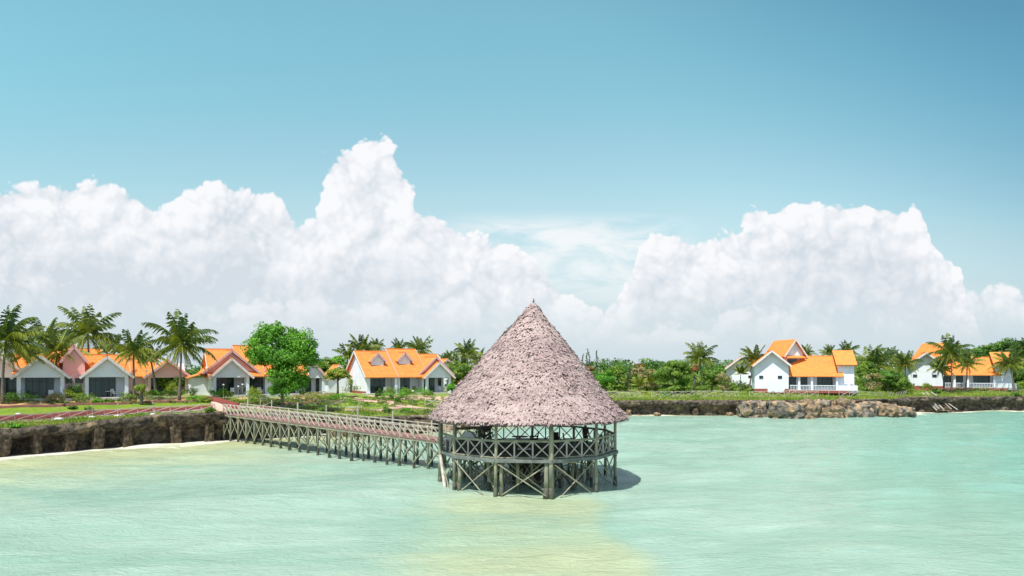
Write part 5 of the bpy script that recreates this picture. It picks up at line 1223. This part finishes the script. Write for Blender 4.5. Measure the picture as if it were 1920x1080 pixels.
# bushes of the gardens
B_ = [
    (36, 753, 1.7, 1.1, 'leafdark', 'dark round bush left of the twin-gabled cottage, by the brick kerb'), (10, 753, 1.2, .7, 'leafdark', 'dark bush at the foot of the tall left edge palm'),
    (102, 751, 1.1, .75, 'leafpink', 'pinkish brown bush in front of the left porch column'), (122, 749, 1.2, 1.05, 'leafyellow', 'bright bush between the pinkish bush and the dark porch gap'),
    (139, 747, 1.0, 1.6, 'leafdark', 'tall dark bush in the gap between the twin gables'), (163, 750, 1.35, 1.0, 'leafmid', 'wide clipped green bush left of the right porch of the twin-gabled cottage'),
    (182, 753, .6, .45, 'leafbright', 'tiny bright plant on the gravel before the right porch'), (205, 752, .55, .45, 'leafmid', 'small green plant on the gravel below the white table'),
    (236, 749, .95, .8, 'leafmid', 'green bush at the right end of the gravel before the twin-gabled cottage'), (262, 744, 1.7, .75, 'leafyellow', 'flat-topped yellowish hedge bush below the small yellow tree'),
    (288, 742, 1.2, .7, 'leafbright', 'bright green bush in front of the pinkish cottage porch'), (316, 744, 1.2, .9, 'leafmid', 'green bush left of the large palm trunk'), (322, 736, .8, 1.5, 'leafyellow', 'small clipped yellow-green ball tree left of the large palm trunk'),
    (352, 745, 1.2, 1.2, 'leafmid', 'leafy green bush right of the large palm trunk'), (366, 750, 1.0, .6, 'leafbright', 'low bright bush at the left wall of the pink double gable cottage'),
    (384, 752, .9, .5, 'leafyellow', 'low yellowish bush before the red ramp wall'), (410, 745, 1.15, 1.25, 'leafbright', 'round bright bush at the left porch column below the pink double gable'), (422, 746, .9, 1.1, 'leafmid', 'darker green bush touching the round bright one at the porch column'),
    (476, 747, .95, 1.35, 'leafyellow', 'clipped yellow-green ball bush before the middle porch bay, near the tree'), (482, 757, 1.3, 1.2, 'leafmid', 'loose leafy bush on the slope above the pier, below the clipped ball'),
    (506, 754, 1.2, .6, 'leafmid', 'low bush left of the big green tree trunk'), (447, 756, 1.0, .7, 'leafyellow', 'low yellowish bush above the start of the pier'), (545, 752, 1.2, .7, 'leafmid', 'low green bush right of the big green tree trunk'),
    (570, 750, 1.6, 1.0, 'leafpink', 'brownish wide bush right of the big green tree'), (592, 750, 1.4, .9, 'leafyellow', 'yellowish bush before the pale cottage gable'), (612, 748, 1.3, .7, 'leafmid', 'green bush at the right of the yellowish one, beside the path'),
    (604, 742, 2.0, .7, 'leafpink', 'dark reddish hedge below the leafy tree'), (638, 751, 1.3, .95, 'leafbright', 'bright bush by the sandy path left of the middle cottage'), (659, 740, 1.25, 1.9, 'leafyellow', 'cone-shaped yellow-green bush at the left wall of the middle cottage'),
    (728, 746, 1.0, .85, 'leafbright', 'spreading bright plant below the left bay of the middle cottage'), (734, 741, 1.15, 1.35, 'leafmid', 'round clipped bush at the first divider of the middle cottage'), (711, 744, .5, 1.0, 'leafdark', 'narrow dark shrub left of the round clipped bush'),
    (757, 748, 1.0, 1.5, 'leafbright', 'upright bright plant below the middle bay of the cottage with dormers'), (766, 742, 1.15, 1.2, 'leafmid', 'round bush below the middle glass door of the cottage with dormers'), (786, 741, 1.7, 1.25, 'leafbright', 'widest round bush, at the left of the right gabled porch'),
    (804, 742, .8, .85, 'leafmid', 'small round bush under the right gabled porch'), (745, 752, .4, .7, 'leafdark', 'tiny dark plant beside the curved kerb'),
    (1250, 744, 1.3, .75, 'leafbright', 'bright grass clump bush in the middle of the far cliff fence'), (1303, 746, .9, .55, 'leafmid', 'small green tuft bush at the fence below the round tree'), (1370, 734, 1.6, .8, 'leafdark', 'low dark bush below the small gabled house'), (1408, 736, 1.4, .9, 'leafmid', 'green bush left of the big white gable wall'),
    (1318, 737, 2.2, 1.6, 'leafmid', 'wide bush under the olive green tree'), (1735, 732, 2.0, 1.7, 'leafyellow', 'bright broad-leaved bush before the far right villa gable'), (1757, 740, 1.2, 1.5, 'leafdark', 'dark cone-shaped bush at the top of the collapsed stair'), (1800, 732, 1.6, .6, 'leafmid', 'low hedge bush at the foot of the tallest right palm'),
    (1837, 733, 2.4, .7, 'leafmid', 'long low hedge before the terrace of the far right villa'), (1870, 733, 1.8, .7, 'leafbright', 'brighter hedge bush right of the long low hedge'), (1912, 733, 2.2, 1.2, 'leafdark', 'dark bush at the right edge of the picture below the low white wall'), (1905, 748, 1.3, .8, 'leafdark', 'dark scrub on the cliff rim at the right edge'),
    (30, 806, .8, .55, 'leafbright', 'bright green tuft on the left cliff rim near the picture edge'), (394, 775, .9, .7, 'leafmid', 'green tuft growing from the rock left of the pier start'), (727, 775, 1.0, .9, 'leafdark', 'dark green bush on the bank behind the pier, right of the beach steps'), (762, 774, 1.1, .7, 'leafbright', 'bright bush on the bank near the left edge of the thatch'),
    (602, 772, 1.0, .6, 'leafmid', 'small green bush on the bank seen through the far pier rail'), (800, 776, 1.2, .7, 'leafmid', 'green bush on the bank touching the thatch roof edge'), (136, 768, .7, .5, 'leafdark', 'dark plant on the lawn edge above the second white stone'), (166, 771, .6, .5, 'leafmid', 'small plant on the lawn edge above the red wall'),
]
for i, (px, py, w, h_, m, lb) in enumerate(B_):
    if px < 850 and py < 760: py += 4 if px < 260 else 3; w *= 1.6; h_ *= 1.4
    p = hit(px, py); lob = [(0, 0, h_ * .48, w * .62, w * .55, h_ * .55), (w * .35, .1, h_ * .36, w * .42, w * .4, h_ * .38), (-w * .36, 0, h_ * .34, w * .40, w * .4, h_ * .36)]
    tag(link('bush', leafcloud('bush', lob, 1000, .085 if p.y < 110 else .12, 100 + i, puff=9, pr=.5), M[m], None, p, 0), lb, 'bush', 'garden bushes')

# far-off wood behind the shore
def woodland():
    r = np.random.RandomState(77); Cs = []
    tp = np.interp
    PX = [-400, 0, 560, 640, 900, 1060, 1100, 1140, 1200, 1240, 1290, 1330, 1370, 1420, 1520, 1560, 1600, 1640, 1690, 1740, 1790, 1830, 1860, 1920, 2300]
    TY = [680, 682, 682, 684, 680, 676, 673, 668, 671, 667, 672, 670, 672, 671, 670, 666, 660, 658, 664, 662, 658, 652, 646, 642, 640]
    lob = []
    for row, (Y0, dy) in enumerate(((205, 0), (182, 2.5), (160, 6))):
        px = -420.0
        while px < 2350:
            Y = Y0 + r.uniform(-9, 9); top = tp(px, PX, TY) + dy + r.uniform(-3, 5)
            zt = CAMZ + (HOR - top) / FPX * Y; rad = r.uniform(3.2, 6.2); x = (px - 960) / FPX * Y
            if px > 1000 or row < 2 or r.rand() < .5:
                lob.append((x, Y, zt - rad * .55, rad, rad * .8, rad * .58)); 
                if row == 2 or zt > 12: lob.append((x + r.uniform(-2, 2), Y - 2, 4.8, rad, rad * .8, 3.4))
            px += rad * 1.35 / Y * FPX * r.uniform(.75, 1.2)
    k = 0
    # leaves in proportion
    me = leafcloud('woodland', lob, 110000, .34, 78, puff=12, pr=.40, tb=(-.3, 1.1))
    tag(link('woodland', me, M['leafdark']), 'dense dark green wood forming the skyline behind the shore', 'woodland', kind='stuff')
    print('WOOD', len(lob), len(me.polygons))
woodland()
def undergrowth():
    r = np.random.RandomState(6); lob = []
    for k in range(150):
        px = r.uniform(1085, 1412) if k < 85 else r.uniform(1600, 1702); Y = r.uniform(133, 152); x = (px - 960) / FPX * Y; h_ = r.uniform(.9, 2.3)
        lob.append((x, Y, G(x, Y) + h_ * .4, r.uniform(1.2, 2.4), 1.4, h_ * .6))
    tag(link('undergrowth', leafcloud('undergrowth', lob, 26000, .20, 7, puff=8, pr=.5), M['leafmid']), 'tangled green undergrowth below the trees of the right shore', 'undergrowth', kind='stuff')
    lob = []
    for k in range(420):
        px, py = (r.uniform(405, 640), r.uniform(750, 762)) if k < 200 else ((r.uniform(0, 400), r.uniform(752, 758)) if k < 270 else (r.uniform(655, 840), r.uniform(746, 764)))
        p = hit(px, py); h_ = r.uniform(.15, .45); lob.append((p.x, p.y, p.z + h_ * .4, r.uniform(.3, .8), .4, h_ * .6))
    tag(link('ground_cover', leafcloud('ground_cover', lob, 16000, .09, 8, puff=6, pr=.5, tb=(-.4, 1.0)), M['leafmid']), 'low mixed ground cover plants filling the garden beds', 'ground cover', kind='stuff')
undergrowth()
def grass():
    r = np.random.RandomState(9); P = []; H = []
    n = 30000; x = r.uniform(8, 108, n); v = r.uniform(.5, 1, n) ** 2 * 11 - .2; v = np.where(r.rand(n) < .35, r.uniform(.9, 3, n), v)
    y = coastY(x) + v; keep = np.sin(x * .8 + y * .6) + np.sin(x * .31 - y * 1.1) + r.normal(0, .8, n) > -1.0
    P.append(np.stack([x, y], 1)[keep]); H.append(r.uniform(.12, .42, n)[keep])
    n = 9000; x = r.uniform(-60, -34, n); y = coastY(x) + r.uniform(.9, 7.5, n); bare = x > -38.5
    okk = ~bare | (r.rand(n) < .06)
    red = np.interp(x, [p.x for p in WL], [p.y for p in WL]); okk &= y < red - 1.8
    P.append(np.stack([x, y], 1)[okk]); H.append(r.uniform(.08, .26, n)[okk])
    n = 9000; x = r.uniform(-28, 2, n); y = coastY(x) + r.uniform(1.2, 8.0, n); kk = np.sin(x * .9) + np.sin(y * 1.3 + x) + r.normal(0, .7, n) > -.3
    P.append(np.stack([x, y], 1)[kk]); H.append(r.uniform(.10, .34, n)[kk])
    P = np.concatenate(P); H = np.concatenate(H); m = len(P); z = groundz(P[:, 0], P[:, 1]); C = np.concatenate([P, z[:, None]], 1)
    a = r.uniform(0, 6.28, m); A = np.stack([np.cos(a), np.sin(a), 0 * a], 1) * r.uniform(.03, .09, m)[:, None]; L = np.stack([r.normal(.03, .09, m), r.normal(0, .08, m), H], 1)
    V = np.stack([C - A, C + A, C + A * .35 + L, C - A * .35 + L], 1).reshape(-1, 3); F = np.arange(4 * m).reshape(-1, 4)
    tone = np.clip(.5 + .35 * np.sin(P[:, 0] * .6 + P[:, 1]) + r.normal(0, .25, m), 0, 1)
    tag(link('grass', npmesh('grass', V, F, tone), M['grass']), 'rough green and straw coloured grass along the cliff tops', 'grass', kind='stuff')
grass()

# thin garden lamps
for px, py, h_, lb in [(274, 752, 3.6, 'thin garden lamp post with a small round head beside the small yellow tree'), (455, 757, 2.3, 'thin lamp post on the slope between the pier start and the clipped ball bush'), (419, 752, 2.0, 'thin pole lamp by the bright round bush below the pink double gable'), (447, 754, 1.9, 'short pole lamp left of the thin lamp on the pier slope'), (774, 768, 2.4, 'thin lamp pole on the bank below the widest round bush')]:
    p = hit(px, py); root = empty('garden_lamp', p, 0, lb, 'lamp', 'thin garden lamps')
    MB().tube((0, 0, -.2), (0, 0, h_), .045, .03, 6).build('pole', M['timber'], root)
    MB().path([(0, 0, h_), (0, 0, h_ + .05), (0, 0, h_ + .14), (0, 0, h_ + .2)], [.05, .14, .14, .03], 8).build('lamp_head', M['plastic'], root)

# ------------------------------------------------------------------ the person on the pavilion
def skin_mesh(name, joints, edges, root_i, levels=1):
    me = bpy.data.meshes.new(name); me.from_pydata([j[0] for j in joints], edges, []); o = bpy.data.objects.new(name, me); COL.objects.link(o)
    o.modifiers.new('s', 'SKIN'); sub = o.modifiers.new('d', 'SUBSURF'); sub.levels = levels; sub.render_levels = levels
    for i, j in enumerate(joints):
        q = me.skin_vertices[0].data[i]; q.radius = (j[1], j[1] if len(j) < 3 else j[2]); q.use_root = (i == root_i)
    dg = bpy.context.evaluated_depsgraph_get(); m2 = bpy.data.meshes.new_from_object(o.evaluated_get(dg)); bpy.data.objects.remove(o); m2.name = name
    m2.polygons.foreach_set('use_smooth', np.ones(len(m2.polygons), dtype=bool)); return m2
def person():
    root = empty('person', pp(1098, 47.9), R(160), 'person in dark clothes standing behind the right rail of the pavilion, beside the high-backed chair', 'person')
    J = [((0, 0, .95), .13, .10), ((0, 0, 1.12), .12, .09), ((0, .01, 1.32), .15, .10), ((0, 0, 1.44), .09, .07), ((0, -.01, 1.50), .052, .052), ((0, -.015, 1.565), .075, .085), ((0, -.01, 1.635), .082, .095), ((0, 0, 1.70), .06, .07),
         ((.17, 0, 1.40), .05), ((.21, .02, 1.14), .042), ((.20, -.12, .93), .032), ((.195, -.17, .87), .036, .022),
         ((-.17, 0, 1.40), .05), ((-.22, .03, 1.14), .042), ((-.24, -.08, .92), .032), ((-.24, -.12, .86), .036, .022),
         ((.09, 0, .88), .085), ((.10, -.01, .50), .058), ((.10, .02, .10), .04), ((.11, -.12, .04), .04, .03), ((-.09, 0, .88), .085), ((-.11, -.02, .50), .058), ((-.12, .02, .10), .04), ((-.13, -.12, .04), .04, .03)]
    E = [(0, 1), (1, 2), (2, 3), (3, 4), (4, 5), (5, 6), (6, 7), (3, 8), (8, 9), (9, 10), (10, 11), (3, 12), (12, 13), (13, 14), (14, 15), (0, 16), (16, 17), (17, 18), (18, 19), (0, 20), (20, 21), (21, 22), (22, 23)]
    for hb, sx in ((11, 1), (15, -1)):      # four fingers and a thumb, slightly curled
        b = Vector(J[hb][0])
        for k, (dx, ln) in enumerate(((-.026, .062), (-.009, .072), (.009, .068), (.026, .052))):
            i = len(J); J += [((b.x + dx, b.y - .02, b.z - .05), .009), ((b.x + dx, b.y - .035, b.z - .05 - ln * .6), .008), ((b.x + dx, b.y - .02, b.z - .05 - ln), .007)]; E += [(hb, i), (i, i + 1), (i + 1, i + 2)]
        i = len(J); J += [((b.x - sx * .035, b.y - .03, b.z - .015), .011), ((b.x - sx * .042, b.y - .045, b.z - .05), .008)]; E += [(hb, i), (i, i + 1)]
    # nose, ears
    i = len(J); J += [((0, -.105, 1.61), .012), ((.085, .0, 1.62), .012, .02), ((-.085, .0, 1.62), .012, .02)]; E += [(6, i), (6, i + 1), (6, i + 2)]
    link('body', skin_mesh('body', J, E, 0), M['skin'], root)
    g = lambda idx, s: [(J[k][0], J[k][1] * s, (J[k][2] if len(J[k]) > 2 else J[k][1]) * s) for k in idx]
    sj = g([0, 1, 2, 3, 8, 9, 12, 13], 1.18); se = [(0, 1), (1, 2), (2, 3), (3, 4), (4, 5), (3, 6), (6, 7)]
    link('shirt', skin_mesh('shirt', sj, se, 0), M['shirt'], root)
    tj = g([0, 16, 17, 18, 20, 21, 22], 1.22); te = [(0, 1), (1, 2), (2, 3), (0, 4), (4, 5), (5, 6)]
    link('trousers', skin_mesh('trousers', tj, te, 0), M['trousers'], root)
    hj = [((0, .02, 1.66), .088, .10), ((0, .03, 1.73), .07, .08), ((0, .05, 1.59), .065, .06)]
    link('hair', skin_mesh('hair', hj, [(0, 1), (0, 2)], 0), M['hair'], root)
    for sx in (-1, 1): MB().path([(sx * .03, -.098, 1.642), (sx * .03, -.106, 1.642)], [.012, .010], 8).build('eye', M['hair'], root)
    MB().box(-.025, .025, -.097, -.088, 1.565, 1.575).build('mouth', M['redwall'], root)
person()
